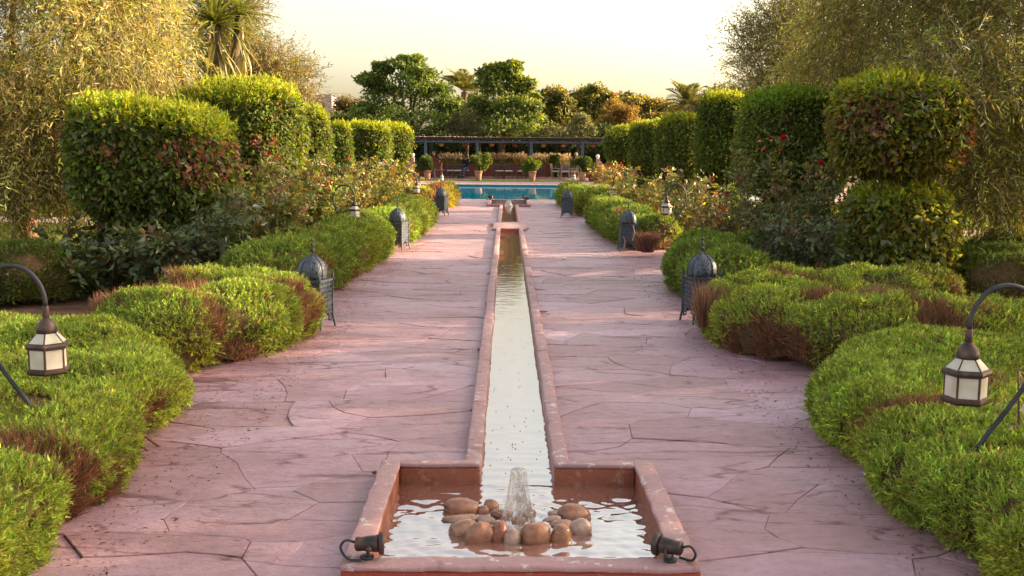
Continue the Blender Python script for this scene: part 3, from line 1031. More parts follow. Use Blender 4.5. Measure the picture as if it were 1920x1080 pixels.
LG = 'clipped cushion hedges along the path'
hedge('largest cushion hedge in the lower left corner, bending behind the big left crook lamp', [(-2.62, 2.7), (-2.55, 4.2), (-2.6, 5.6), (-2.9, 7.0), (-3.7, 7.75), (-5.2, 8.0)], 1.42, 0.44, seed=1, brown=0.12)
hedge('brown-fronted cushion hedge between the big left hedge and nearest left floor lantern', [(-3.1, 7.8), (-2.65, 8.5), (-2.34, 9.2), (-2.5, 9.75), (-3.3, 10.1)], 1.3, 0.58, dens=3500, size=1.15, seed=2, brown=0.6)
hedge('long green cushion hedge on the left between the first and second floor lanterns', [(-2.75, 10.9), (-2.56, 12.0), (-2.5, 14.5), (-2.42, 16.6), (-2.55, 17.3), (-3.2, 17.8)], 1.2, 0.63, dens=3500, size=1.5, seed=3, brown=0.2)
hedge('smooth green cushion hedge on the left between the second and third floor lanterns', [(-2.3, 18.2), (-2.2, 20), (-2.15, 22.5), (-2.25, 24.6), (-2.9, 25.2)], 1.05, 0.58, dens=3500, size=2.1, seed=4, brown=0.15)
hedge('small hedge painted yellow-lit with brown patches beside the farthest left floor lantern', [(-3.9, 26.7), (-2.9, 26.7), (-2.0, 26.9)], 0.9, 0.48, dens=3500, size=2.6, seed=5, brown=0.3, hue=(0.40, 0.31, 0.05), twigs=False)  # warm sunlight is put into this hedge's yellow hue
hedge('rounded green and brown hedge at the pool end of the left row', [(-3.8, 31.0), (-2.6, 30.2), (-2.05, 31.5), (-2.0, 34.0)], 1.0, 0.62, dens=3500, size=2.8, seed=6, brown=0.3, hue=(0.31, 0.29, 0.055), twigs=False)
hedge('largest cushion hedge in the lower right corner, bending behind the big right crook lamp', [(2.5, 2.7), (2.42, 4.2), (2.42, 5.6), (2.62, 6.7), (3.4, 7.6), (5.4, 7.9)], 1.42, 0.44, seed=7, brown=0.22)
hedge('lumpy brown-sided cushion hedge between the big right hedge and nearest right floor lantern', [(4.6, 8.4), (3.4, 8.25), (2.6, 8.5), (2.27, 9.25), (2.33, 9.8), (3.1, 10.4), (4.2, 10.7)], 1.25, 0.55, dens=3500, size=1.15, seed=8, brown=0.55)
hedge('low cushion hedge on stilt-like bare stems between the first and second right floor lanterns', [(5.2, 14.9), (3.8, 14.6), (2.75, 14.3), (2.42, 13.2), (2.4, 12.2), (2.6, 11.4)], 1.1, 0.58, dens=3500, size=1.5, seed=9, brown=0.3)
hedge('long smooth cushion hedge on the right between the second and third floor lanterns', [(2.55, 18.2), (2.35, 19.5), (2.3, 22), (2.25, 24.5), (2.5, 25.6)], 1.05, 0.60, dens=3500, size=2.1, seed=10, brown=0.1)
hedge('green hedge with a dark brown side just beyond the farthest right floor lantern', [(3.9, 27.3), (2.7, 27.2), (2.15, 27.8), (2.1, 29.5)], 1.0, 0.60, dens=3500, size=2.6, seed=11, brown=0.45, twigs=False)
hedge('rounded green hedge at the pool end of the right row', [(3.6, 31.2), (2.3, 30.9), (1.95, 32), (1.95, 34.2)], 0.95, 0.62, dens=3500, size=2.8, seed=12, brown=0.1, twigs=False)
DG = (0.10, 0.14, 0.028)
hedge('dark green box hedge at the left edge below the olive tree', [(-8.4, 11.4), (-6.4, 11.5), (-4.9, 11.9)], 1.1, 0.62, dens=3600, size=1.4, hue=DG, seed=13, brown=-0.6, group='dark green hedges beside the lawns', twigs=False)
hedge('dark green hedge at the right edge behind the clipped two-tier bush', [(5.6, 12.2), (6.3, 13.6), (7.6, 15.5)], 1.2, 0.62, dens=3600, size=1.4, hue=(0.15, 0.2, 0.04), seed=14, brown=-0.6, group='dark green hedges beside the lawns', twigs=False)
hedge('dark low hedge behind the roses between the nearest right bushes', [(3.3, 12.9), (4.0, 12.2), (5.0, 11.6)], 0.9, 0.42, dens=3600, size=1.4, hue=(0.16, 0.21, 0.04), seed=15, brown=0.25, group='dark green hedges beside the lawns', twigs=False)

def dry_tuft(label, x, y, z, r_, lean, seed):
    r_ *= 0.72
    rt_ = root('dry_tuft', (x, y, z), label, 'dry plant', 'dead brown cut tufts among the hedges')
    n = 1600
    th = RG.random(n) * 2 * PI
    rr = np.sqrt(RG.random(n)) * r_ * 0.8
    p = np.stack([np.cos(th) * rr, np.sin(th) * rr, RG.uniform(-0.15, 0.02, n)], 1)
    d = unit(np.stack([np.cos(th) * rr * 1.0 / r_ + lean[0], np.sin(th) * rr * 1.0 / r_ + lean[1], np.ones(n)], 1) + rnd(n, 0.1))
    V, f = blade_geo(p, d, r_ * RG.uniform(1.1, 1.7, n), 0.014)
    T = np.repeat(jit((0.27, 0.14, 0.11), n, 0.25, 0.05), 3, 0)
    tag(link('twigs', np_mesh('twigs', V, f, T), M['needle'], rt_), kind='stuff')
    b = MB().lathe([(r_ * 0.4, -0.15), (r_ * 0.5, r_ * 0.3), (r_ * 0.4, r_ * 0.6), (0.001, r_ * 0.7)], 10)
    b.build('stump', M['twig'], rt_, True)
q = G(197, 572, .38); dry_tuft('dead pinkish brown tuft above the big left hedge, below the large-leaved bush', q.x, q.y, 0.33, 0.14, (0.5, 0), 1)
q = G(488, 515, .40); dry_tuft('dead brown tuft behind the nearest left floor lantern beside the roses', q.x, q.y, 0.36, 0.11, (0.3, 0), 2)
q = G(1342, 566, .36); dry_tuft('dead brown tuft right beside the nearest right floor lantern', q.x, q.y, 0.28, 0.27, (0.5, 0.0), 3)
q = G(1212, 452, .25); dry_tuft('dead grey-brown tuft just right of the second right floor lantern', q.x, q.y, 0.22, 0.2, (0.1, 0), 4)
q = G(1650, 560, .40); dry_tuft('dead reddish brown tuft on the lumpy right hedge in front of the two-tier bush', q.x, q.y, 0.33, 0.2, (0, 0), 5)

# ------------------------------------------------------------------ clipped bushes
def spow(a, e): return np.sign(a) * np.abs(a) ** e

def blob_grid(c, rx, ry, rz, e1=0.5, e2=0.7, seed=0, amp=0.06, na=34, nb=56, flat=0.0):
    v = np.linspace(-PI / 2, PI / 2, na)[:, None]
    u = np.linspace(0, 2 * PI, nb)[None]
    x = spow(np.cos(v), e1) * spow(np.cos(u), e2)
    y = spow(np.cos(v), e1) * spow(np.sin(u), e2)
    z = spow(np.sin(v), e1) * np.ones_like(u)
    PG = np.stack([x * rx, y * ry, z * rz], -1)
    o = unit(np.stack([x / rx, y / ry, z / rz], -1))
    lum = fbm((PG + np.array(c)) * 1.6, seed, 3) - 0.5
    lum[:, -1] = lum[:, 0]
    PG = PG + o * (lum * 2 * amp)[..., None]
    return PG + np.array(c)

def leafy_surface(PG, center, L, Wr, cover, dark, fresh, brown_at, seed, fresh_z=0.35, droop=0.3, fresh_amt=1.0, only_front=True, depth=0.10, patch=None):
    pos, nrm, ar = grid_sample(PG, 10)
    n = int(ar * cover / (0.5 * L * L * Wr))
    pos, nrm, ar = grid_sample(PG, n)
    fl = np.sign(((pos - center) * nrm).sum(1))
    nrm = nrm * fl[:, None]
    k = thin_out(pos, nrm, 0.3, 0.25)
    pos, nrm = pos[k], nrm[k]
    n = len(pos)
    pos = pos - nrm * (RG.random((n, 1)) ** 1.3) * depth + nrm * RG.exponential(0.22, (n, 1)) * L
    d = unit(nrm * 0.45 + unit(rnd(n)) * 0.8 - UP * droop)
    ln = unit(nrm + UP * 0.35 + rnd(n, 0.45))
    t1 = fbm(pos * 1.2, seed + 2, 2)[:, None]
    col = np.array(dark) * (0.7 + 0.6 * t1)
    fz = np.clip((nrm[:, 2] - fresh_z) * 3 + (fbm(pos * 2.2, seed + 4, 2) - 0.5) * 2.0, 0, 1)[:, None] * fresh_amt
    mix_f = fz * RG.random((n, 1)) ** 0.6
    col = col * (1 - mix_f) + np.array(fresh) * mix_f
    tint = jit(col, n, 0.42, 0.17)
    bm_ = (fbm(pos * 1.7, seed + 9, 3) > 1 - brown_at) & (nrm[:, 2] < 0.55)
    bm_ &= RG.random(n) < 0.75
    if patch is not None:
        for ppx, ppy, pr_ in patch:
            dv_ = pos - np.array(CAM)
            pc_ = np.array(P(ppx, ppy, float(center[1])))
            q_ = np.hypot(pos[:, 0] - pc_[0], pos[:, 2] - pc_[2]) / (pr_ * center[1] / F)
            bm_ |= (q_ + (fbm(pos * 3, seed + 13, 2) - 0.5) * 1.2 < 1) & (RG.random(n) < 0.5) & (nrm[:, 1] < 0.5)
    tint[bm_] = jit((0.27, 0.115, 0.085), int(bm_.sum()), 0.35, 0.14) if bm_.any() else tint[bm_]
    sz = L * RG.uniform(0.55, 1.25, n)
    V, Q = leaf_geo(pos, d, ln, sz, sz * Wr, 0.22)
    V, f = to_tris(V, Q)
    parts = [(V, f, np.repeat(tint, 4, 0))]
    # feathery fresh shoots on top
    top = (fz[:, 0] > 0.35)
    idx = np.nonzero(top)[0]
    if len(idx):
        idx = RG.choice(idx, int(len(idx) * 0.8))
        pp = pos[idx] + rnd(len(idx), 0.03)
        dd = unit(nrm[idx] * 0.5 + UP * 0.6 + rnd(len(idx), 0.45))
        tt = jit(fresh, len(idx), 0.25, 0.08)
        parts.append(sprig_tris(pp, dd, L * 1.05 * RG.uniform(0.5, 1.3, len(idx)), 5, 0.55, 0.2, tt, 0.8))
    return join(*parts)

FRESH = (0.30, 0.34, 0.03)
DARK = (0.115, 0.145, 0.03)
TG = 'clipped two-tier bushes standing in a row'
def big_leaf_mesh(col):
    V, Q = leaf_geo(np.zeros((1, 3)), np.array([[0, 0, -1.0]]), np.array([[0, -1.0, 0.35]]), 1.0, 0.55, 0.18)
    # rounder leaf with a midrib: ten points
    pts = [(0, 0, 0)]
    ws = [(0.15, 0.16), (0.38, 0.27), (0.62, 0.25), (0.85, 0.12)]
    V = [(0, 0, 0)]
    for z, wv in ws: V += [(-wv, -0.06 - 0.08 * z, -z), (0, 0.02 - 0.12 * z * z, -z), (wv, -0.06 - 0.08 * z, -z)]
    V.append((0, -0.14, -1.05))
    Fc = [(0, 2, 1), (0, 3, 2)]
    for i in range(3):
        a, b_ = 1 + 3 * i, 4 + 3 * i
        Fc += [(a, a + 1, b_ + 1, b_), (a + 1, a + 2, b_ + 2, b_ + 1)]
    Fc += [(10, 11, 13), (11, 12, 13)]
    me = np_mesh('leaf', V, [f + (f[2],) if len(f) == 3 else f for f in Fc], np.tile(np.array(col), (len(V), 1))) if False else None
    me = bpy.data.meshes.new('leaf')
    me.from_pydata(V, [], Fc)
    a = me.attributes.new('tint', 'FLOAT_COLOR', 'POINT')
    a.data.foreach_set('color', np.tile(np.array((*col, 1.0), np.float32), (len(V), 1)).ravel())
    me.materials.append(M['leaf_glossy'])
    me.update()
    return me

def place_big_leaves(parent, PG, center, count, L, meshes, up=0.0):
    pos, nrm, _ = grid_sample(PG, count * 6)
    fl = np.sign(((pos - center) * nrm).sum(1))
    nrm = nrm * fl[:, None]
    v = unit(np.array(CAM) - pos)
    ok = ((nrm * v).sum(1) > 0.15) & in_view(pos, 0)
    pos, nrm = pos[ok][:count], nrm[ok][:count]
    base = np.array(parent.location)
    for p, nn in zip(pos, nrm):
        o = bpy.data.objects.new('leaf', random.choice(meshes))
        COL.objects.link(o)
        o.parent = parent
        o.location = p + nn * 0.03 - base
        z = Vector(nn)
        yaw = math.atan2(nn[1], nn[0]) + PI / 2 + random.gauss(0, 0.5)
        o.rotation_euler = (random.uniform(-0.9, 0.1), random.gauss(0, 0.6), yaw)
        s = L * random.uniform(0.7, 1.25)
        o.scale = (s, s, s)

def topiary(label, d, up_box, low_box, L, seed, brown=0.30, fresh=1.0, fz=0.35, e1=0.5, dark=DARK, big=0, low_fresh=0.15, ydepth=1.0, fcol=FRESH, rough=0.13, tilt=0.0, patch=None):
    """boxes in photo pixels (x0, x1, top, bottom) at distance d"""
    k = d / F
    x0, x1, yt, yb = up_box
    cx = P((x0 + x1) / 2, 300, d).x
    zt, zb = P((x0 + x1) / 2, yt, d).z, P((x0 + x1) / 2, yb, d).z
    rx = (x1 - x0) / 2 * k - 0.03
    rt_ = root('clipped_bush', (cx, d, 0), label, 'bush', TG)
    base = np.array((cx, d, 0))
    c = np.array((cx, d, (zt + zb) / 2))
    PG = blob_grid(c, rx, rx * ydepth, (zt - zb) / 2 - 0.03, e1, 0.75, seed, rough)
    PG[..., 2] += (PG[..., 0] - cx) * tilt * np.clip((PG[..., 2] - c[2]) / (zt - c[2]) + 0.3, 0, 1)
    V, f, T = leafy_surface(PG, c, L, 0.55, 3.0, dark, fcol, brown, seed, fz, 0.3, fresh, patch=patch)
    tag(link('crown', np_mesh('crown', V - base, f, T), M['leaf'], rt_), kind='stuff')
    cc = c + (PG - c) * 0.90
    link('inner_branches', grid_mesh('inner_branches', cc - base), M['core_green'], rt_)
    lx0, lx1, lt, lb = low_box
    zt2 = P(0, lt, d).z
    zt2 = P((lx0 + lx1) / 2, lt, d).z
    lcx = P((lx0 + lx1) / 2, 300, d).x
    lr = (lx1 - lx0) / 2 * k - 0.03
    c2 = np.array((lcx, d, zt2 / 2))
    PG2 = blob_grid(c2, lr, lr, zt2 / 2, 0.55, 0.8, seed + 50, 0.09)
    PG2[..., 2] = np.maximum(PG2[..., 2], 0.01)
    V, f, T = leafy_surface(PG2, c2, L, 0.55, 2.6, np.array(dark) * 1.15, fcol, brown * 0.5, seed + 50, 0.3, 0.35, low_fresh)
    tag(link('skirt', np_mesh('skirt', V - base, f, T), M['leaf'], rt_), kind='stuff')
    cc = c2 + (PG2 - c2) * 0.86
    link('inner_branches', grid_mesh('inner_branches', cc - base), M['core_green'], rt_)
    b = MB()
    for i in range(5):
        a = random.random() * 6.28
        b.tube([(math.cos(a) * 0.05, math.sin(a) * 0.05, 0), (math.cos(a) * 0.1, math.sin(a) * 0.1, zt2), (math.cos(a) * rx * 0.5, math.sin(a) * rx * 0.5, zb + 0.4)], [0.05, 0.04, 0.025], 6)
    b.build('trunk', M['bark'], rt_, True)
    if big:
        ms = [big_leaf_mesh(c_) for c_ in ((0.13, 0.15, 0.06), (0.17, 0.18, 0.10), (0.10, 0.12, 0.04), (0.17, 0.14, 0.04))]
        place_big_leaves(rt_, PG2, c2, big, L * 1.25, ms)
        place_big_leaves(rt_, PG, c, big // 2, L * 1.0, ms)
    return rt_

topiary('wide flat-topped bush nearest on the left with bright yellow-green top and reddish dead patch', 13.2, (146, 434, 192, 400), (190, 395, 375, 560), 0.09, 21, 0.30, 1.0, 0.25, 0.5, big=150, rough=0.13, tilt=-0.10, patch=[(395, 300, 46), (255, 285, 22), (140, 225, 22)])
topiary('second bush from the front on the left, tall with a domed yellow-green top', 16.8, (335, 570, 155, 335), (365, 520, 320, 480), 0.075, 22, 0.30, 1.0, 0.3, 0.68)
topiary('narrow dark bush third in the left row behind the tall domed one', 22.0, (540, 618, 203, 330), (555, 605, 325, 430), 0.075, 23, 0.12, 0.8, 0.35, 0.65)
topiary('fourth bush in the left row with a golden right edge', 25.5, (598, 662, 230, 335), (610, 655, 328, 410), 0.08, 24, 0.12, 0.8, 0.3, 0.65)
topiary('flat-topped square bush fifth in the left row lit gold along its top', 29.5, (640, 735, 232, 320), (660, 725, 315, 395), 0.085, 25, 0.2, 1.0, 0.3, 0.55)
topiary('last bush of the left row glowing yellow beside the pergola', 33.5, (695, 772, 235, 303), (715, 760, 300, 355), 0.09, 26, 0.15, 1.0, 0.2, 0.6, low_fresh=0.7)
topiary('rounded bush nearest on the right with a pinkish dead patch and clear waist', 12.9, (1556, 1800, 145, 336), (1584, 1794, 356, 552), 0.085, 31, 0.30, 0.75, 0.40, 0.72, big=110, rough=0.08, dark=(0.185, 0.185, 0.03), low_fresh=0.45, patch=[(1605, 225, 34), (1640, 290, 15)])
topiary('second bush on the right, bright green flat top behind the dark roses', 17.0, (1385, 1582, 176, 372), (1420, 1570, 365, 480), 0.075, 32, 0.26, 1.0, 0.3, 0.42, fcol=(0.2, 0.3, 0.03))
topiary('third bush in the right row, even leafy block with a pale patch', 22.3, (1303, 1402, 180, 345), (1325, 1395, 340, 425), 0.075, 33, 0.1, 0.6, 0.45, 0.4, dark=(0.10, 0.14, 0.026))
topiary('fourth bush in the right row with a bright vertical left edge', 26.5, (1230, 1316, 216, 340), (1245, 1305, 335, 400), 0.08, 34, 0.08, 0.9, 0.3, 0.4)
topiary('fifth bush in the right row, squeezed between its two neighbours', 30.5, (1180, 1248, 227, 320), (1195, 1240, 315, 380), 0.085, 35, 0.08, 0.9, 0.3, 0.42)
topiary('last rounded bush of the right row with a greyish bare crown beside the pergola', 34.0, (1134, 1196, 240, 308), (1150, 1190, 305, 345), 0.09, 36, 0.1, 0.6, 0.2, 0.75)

# ------------------------------------------------------------------ sprays of leaves (olive, rose)
def spray_tris(start, d, ln, nl, L, W_, droop, tint, twig=(0.12, 0.08, 0.05), side=0.9, bend=None):
    n = len(start)
    d = unit(d)
    ln = np.broadcast_to(np.asarray(ln, float), (n,))[:, None]
    sd_ = unit(np.cross(d, unit(rnd(n))))
    Vs, Ts = [], []
    for k in range(nl):
        u = (k + RG.random((n, 1)) * 0.8) / nl
        p = start + d * ln * u - UP * droop * ln * u * u
        tg = unit(d - UP * 2 * droop * u)
        s = 1 if k % 2 else -1
        dd = unit(tg * 0.75 + sd_ * s * side * RG.uniform(0.4, 1.2, (n, 1)) + rnd(n, 0.3))
        nn = unit(np.cross(dd, sd_) + rnd(n, 0.5))
        sz = L * RG.uniform(0.6, 1.2, n)
        V, _ = leaf_geo(p, dd, nn, sz, sz * W_, 0.15)
        Vs.append(V.reshape(n, 4, 3))
        Ts.append(np.repeat((tint * np.exp(RG.normal(0, 0.18, (n, 1))))[:, None], 4, 1))
    V = np.stack(Vs, 1).reshape(-1, 3)
    T = np.stack(Ts, 1).reshape(-1, 3)
    Q = np.arange(len(V)).reshape(-1, 4)
    V, f = to_tris(V, Q)
    # twig as a bent sliver
    mid = start + d * ln * 0.5 - UP * droop * ln * 0.25
    end = start + d * ln - UP * droop * ln
    wv = sd_ * 0.006
    TV = np.stack([start - wv, start + wv, mid + wv * 0.8, mid - wv * 0.8, end], 1).reshape(-1, 3)
    i = np.arange(n)[:, None] * 5
    tf = np.concatenate([i + np.array([0, 1, 2]), i + np.array([0, 2, 3]), i + np.array([3, 2, 4])])
    return join((V, f, T), (TV, tf, np.repeat(jit(twig, n, 0.2, 0.05), 5, 0)))

def pts_in_blobs(blobs, n, shell=0.0):
    vol = np.array([b[3] * b[4] * b[5] for b in blobs]) ** 0.7
    idx = RG.choice(len(blobs), n, p=vol / vol.sum())
    B = np.array([b[:6] for b in blobs])[idx]
    u = unit(rnd(n)) * (shell + (1 - shell) * RG.random((n, 1)) ** (1 / 2.2))
    return B[:, :3] + u * B[:, 3:6], u, idx

def limbs(b, base, top, blobs, r0, k=7, wob=0.25):
    base, top = Vector(base), Vector(top)
    pts = [base.lerp(top, t) + Vector((random.gauss(0, wob * r0 * 2), random.gauss(0, wob * r0 * 2), 0)) * (1 if 0 < t else 0) for t in (0, 0.25, 0.5, 0.75, 1)]
    b.tube(pts, [r0 * 1.25, r0, r0 * 0.88, r0 * 0.8, r0 * 0.7], k)
    for bl in blobs:
        c = Vector(bl[:3])
        s = pts[random.choice((2, 3, 4))]
        m = s.lerp(c, 0.5) + Vector((random.gauss(0, 0.1), random.gauss(0, 0.1), random.uniform(0, 0.25))) * (c - s).length * 0.4
        b.tube([s, m, c], [r0 * 0.45, r0 * 0.28, r0 * 0.1], 5)

def olive_tree(label, base, top, blobs, nspray, L, hue, tr=0.2, name='olive_tree', droop=0.35, nl=12, ln=0.55, bark='bark', hang=0.0, multi=1, W_=0.17, group='olive trees'):
    bx = np.array((base[0], base[1], 0.0))
    rt_ = root(name, (base[0], base[1], 0), label, 'tree', group)
    st, u, idx = pts_in_blobs(blobs, nspray, 0.25)
    t1 = fbm(st * 0.7, 77, 3)[:, None]
    col = np.array(hue) * (0.55 + 0.95 * t1)
    tint = jit(col, nspray, 0.25, 0.12)
    d = unit(u * 0.7 + rnd(nspray, 0.5) - UP * hang)
    V, f, T = spray_tris(st, d, ln * RG.uniform(0.6, 1.3, nspray), nl, L, W_, droop, tint)
    ok = np.ones(len(V), bool)
    tag(link('crown', np_mesh('crown', V - bx, f, T), M['olive'], rt_), kind='stuff')
    b = MB()
    for k in range(multi):
        o = (random.uniform(-.15, .15) * (k > 0), random.uniform(-.15, .15) * (k > 0))
        limbs(b, (o[0], o[1], -0.05), (top[0] - base[0] + random.gauss(0, .3) * (k > 0), top[1] - base[1], top[2]), [(q[0] - base[0], q[1] - base[1], q[2]) for q in blobs[k::multi]], tr)
    b.build('trunk', M[bark], rt_, True)
    return rt_

def px_blobs(lst):
    """(px, py, distance, rx_px, ry_px, depth m)"""
    out = []
    for px, py, d, rx, ry, dp in lst:
        c = P(px, py, d)
        out.append((c.x, c.y, c.z, rx * d / F, dp, ry * d / F))
    return out

OL = (0.35, 0.32, 0.105)
olive_tree('large olive tree filling the upper left corner, its drooping golden leaves hanging to the lawn', (-8.9, 19.6), (-8.2, 18.6, 2.2),
    px_blobs([(60, 60, 17, 190, 130, 1.6), (220, 90, 16.5, 120, 120, 1.5), (290, 30, 17.5, 40, 90, 1.0), (110, 200, 16.5, 170, 110, 1.5), (255, 195, 17, 75, 90, 1.1), (20, 250, 16.5, 120, 110, 1.4),
              (60, 315, 16.3, 75, 60, 1.0), (10, 330, 16, 70, 55, 0.9), (135, 310, 17, 70, 70, 1.0), (190, 350, 18, 60, 45, 0.9), (150, 350, 18, 50, 30, .8), (-120, 150, 17, 120, 150, 1.5), (-100, 330, 16, 90, 80, 1.2), (40, -120, 17, 220, 120, 1.8), (230, -80, 17, 100, 100, 1.4)]),
    8200, 0.12, OL, 0.2, droop=0.45, hang=0.35, bark='bark_red')
olive_tree('big olive tree spreading over the upper right corner above the nearest right bush', (10.2, 20.5), (9.4, 19.0, 2.3),
    px_blobs([(1720, 60, 16, 180, 120, 1.6), (1880, 90, 15, 160, 140, 1.6), (1600, 70, 17.5, 110, 95, 1.3), (1830, 230, 14.2, 120, 110, 1.1), (1900, 320, 14, 90, 90, 1.0), (1790, 130, 13.2, 130, 80, 0.9), (1850, 345, 14.5, 50, 45, 0.7),
              (1980, 200, 14, 100, 170, 1.4), (1720, 170, 13.0, 80, 55, 0.8), (1560, 130, 18, 80, 60, 1.0), (1810, 330, 13.4, 50, 60, 0.6), (1700, -90, 16, 220, 110, 1.8), (1920, -80, 15, 180, 110, 1.8)]),
    7800, 0.11, (0.235, 0.245, 0.07), 0.17, droop=0.55, hang=0.45, multi=3, group='olive trees')
olive_tree('airy grey-green olive tree against the white sky behind the right row', (7.6, 27.5), (7.2, 27.0, 3.0),
    px_blobs([(1440, 110, 27, 50, 60, 1.0), (1480, 80, 26.5, 60, 65, 1.0), (1410, 140, 27.5, 28, 42, 0.7), (1530, 60, 26, 70, 65, 1.1), (1480, 160, 27, 70, 50, 1.0), (1400, 80, 27, 22, 28, 0.6), (1440, 45, 27, 32, 34, 0.7), (1490, 15, 26.5, 35, 35, 0.7), (1560, 130, 25.5, 60, 50, 1.0)]),
    2100, 0.12, (0.16, 0.155, 0.065), 0.12, droop=0.05, hang=-0.45, ln=0.8, W_=0.2, group='olive trees')
olive_tree('spreading olive tree behind the tall domed left bush, branch tips reaching into the sky', (-7.6, 27.5), (-7.3, 27.3, 2.8),
    px_blobs([(440, 130, 27, 60, 45, 1.0), (500, 150, 27, 45, 40, 0.9), (545, 150, 27.5, 30, 26, 0.7), (520, 115, 27, 38, 16, 0.6), (420, 60, 26.5, 40, 60, 1.0), (450, 60, 26.5, 22, 40, .7), (470, 190, 27, 60, 40, 1.0), (565, 180, 27.5, 24, 16, .5), (430, 5, 26, 40, 30, .8)]),
    2800, 0.12, (0.22, 0.19, 0.08), 0.14, droop=0.1, hang=-0.2, ln=0.75, W_=0.2, group='olive trees')
for i, (x, y, lb) in enumerate(((9.0, 10.6, 'unseen olive tree added as sun shade outside the right edge beside the nearest right bush'), (8.2, 8.2, 'unseen olive tree added outside the right edge of the garden row to shade the path'), (9.5, 4.5, 'unseen olive tree added as sun shade outside the right edge beside the viewer'), (12.0, 15.0, 'unseen olive tree added as sun shade on the lawn right of the big right olive'), (11.5, 30, 'shady olive tree standing on the right lawn beyond the trunks at the right edge'), (12.5, 9.5, 'unseen olive tree added outside the right edge to shade the near hedge'), (9.5, 37.5, 'olive tree behind the far end of the right row near the pool'))):  # olives added to keep the low sun off the path, mostly out of view
    bl = [(x + random.uniform(-1.4, 1.4), y + random.uniform(-1.4, 1.4), random.uniform(1.9, 4.8), 1.2, 1.2, 0.9) for _ in range(13)]
    olive_tree(lb, (x, y), (x + .2, y, 2.0), bl, 800, 0.22, (0.13, 0.125, 0.045), 0.16, droop=0.25, ln=0.7, W_=0.2)
# ------------------------------------------------------------------ rose beds
def flower_mesh(col, seed):
    rg = random.Random(seed)
    Vs = []
    pos, d, nn, sz = [], [], [], []
    for ring, (n, tilt, s) in enumerate(((6, 0.25, 1.0), (5, 0.65, 0.85), (4, 1.1, 0.6))):
        for k in range(n):
            a = 2 * PI * (k + 0.4 * ring) / n
            pos.append((0, 0, 0.02 * ring)); d.append((math.cos(a), math.sin(a), tilt)); nn.append((-math.cos(a) * tilt, -math.sin(a) * tilt, 1)); sz.append(s)
    V, Q = leaf_geo(np.array(pos, float), np.array(d), np.array(nn), np.array(sz), np.array(sz) * 0.95, 0.12, 0.6)
    T = np.repeat(jit(col, len(pos), 0.12, 0.04), 4, 0)
    me = np_mesh('rose', V, Q, T)
    me.materials.append(M['petal'])
    return me
FL = {'red': flower_mesh((0.42, 0.015, 0.03), 1), 'pink': flower_mesh((0.55, 0.06, 0.22), 2), 'white': flower_mesh((0.75, 0.68, 0.60), 3), 'coral': flower_mesh((0.70, 0.16, 0.07), 4), 'peach': flower_mesh((0.75, 0.42, 0.25), 5), 'yellow': flower_mesh((0.75, 0.45, 0.06), 6)}

def rose_bush(label, x, y, r_, h, flowers, L, hue, n, seed, autumn=0.35, ncane=16, name='rose_bush'):
    rt_ = root(name, (x, y, 0), label, 'rose bush', 'rose bushes in the beds')
    b = MB()
    tips, starts, dirs = [], [], []
    for i in range(ncane):
        a = random.random() * 6.28
        rr = r_ * math.sqrt(random.random())
        hh = h * random.uniform(0.55, 1.08)
        e = Vector((math.cos(a) * rr, math.sin(a) * rr, hh))
        p0 = Vector((math.cos(a) * rr * 0.25, math.sin(a) * rr * 0.25, -0.02))
        m = p0.lerp(e, 0.5) + Vector((random.gauss(0, .06), random.gauss(0, .06), 0.05))
        b.tube([p0, m, e], [0.011, 0.008, 0.004], 5)
        tips.append(e)
        for k in range(int(n / ncane)):
            t = random.random() ** 0.75
            q = (p0.lerp(m, t * 2) if t < 0.5 else m.lerp(e, t * 2 - 1))
            starts.append(q); dirs.append((e - p0).normalized() * 0.35 + Vector((random.gauss(0, 1), random.gauss(0, 1), random.gauss(0.1, 0.5))) * 0.8)
    b.build('cane', M['twig'], rt_, True)
    st = np.array([s[:] for s in starts]); dr = np.array([s[:] for s in dirs])
    nn = len(st)
    col = np.tile(np.array(hue), (nn, 1))
    au = RG.random(nn) < 0.62 * autumn * np.clip(st[:, 2] / h, 0.2, 1)
    pal = np.array([(0.42, 0.34, 0.045), (0.40, 0.15, 0.06), (0.33, 0.31, 0.045), (0.26, 0.10, 0.07)])
    col = col * 1.9
    col[au] = pal[RG.integers(0, 4, au.sum())]
    V, f, T = spray_tris(st, dr, 0.22 * RG.uniform(0.6, 1.4, nn), 6, L, 0.55, 0.2, jit(col, nn, 0.25, 0.1), (0.14, 0.09, 0.05))
    V[:, 2] = np.maximum(V[:, 2], 0.01)
    tag(link('foliage', np_mesh('foliage', V, f, T), M['leaf_glossy'], rt_), kind='stuff')
    for i, c in enumerate(flowers):
        e = tips[i % ncane] if i < ncane else Vector(starts[random.randrange(nn)])
        e = e.copy()
        if e.y > 0: e.y = -e.y * 0.6
        o = bpy.data.objects.new('rose', FL[c])
        COL.objects.link(o)
        o.parent = rt_
        o.location = e + Vector((random.gauss(0, .08), -0.06, random.uniform(0, 0.05)))
        o.rotation_euler = (random.uniform(0.2, 1.0), random.gauss(0, .4), random.random() * 6)
        s = random.uniform(0.035, 0.055) * (1.25 if y > 20 else 1)
        o.scale = (s, s, s)
    return rt_
RH = (0.10, 0.115, 0.028)
rose_bush('low broad-leaved bush filling the gap left of the nearest left topiary foot', -4.75, 12.3, 0.75, 0.75, [], 0.11, (0.055, 0.065, 0.022), 420, 30, 0.1)
rose_bush('leafy rose bush with grey-green leaves in front of the nearest left topiary', -3.75, 12.2, 0.75, 1.05, [], 0.11, (0.058, 0.072, 0.03), 520, 1, 0.12)
rose_bush('tangled rose bush with yellowing leaves right of the nearest left topiary', -3.3, 13.3, 0.8, 1.35, ['coral', 'pink'], 0.085, (0.12, 0.12, 0.035), 760, 2, 0.4)
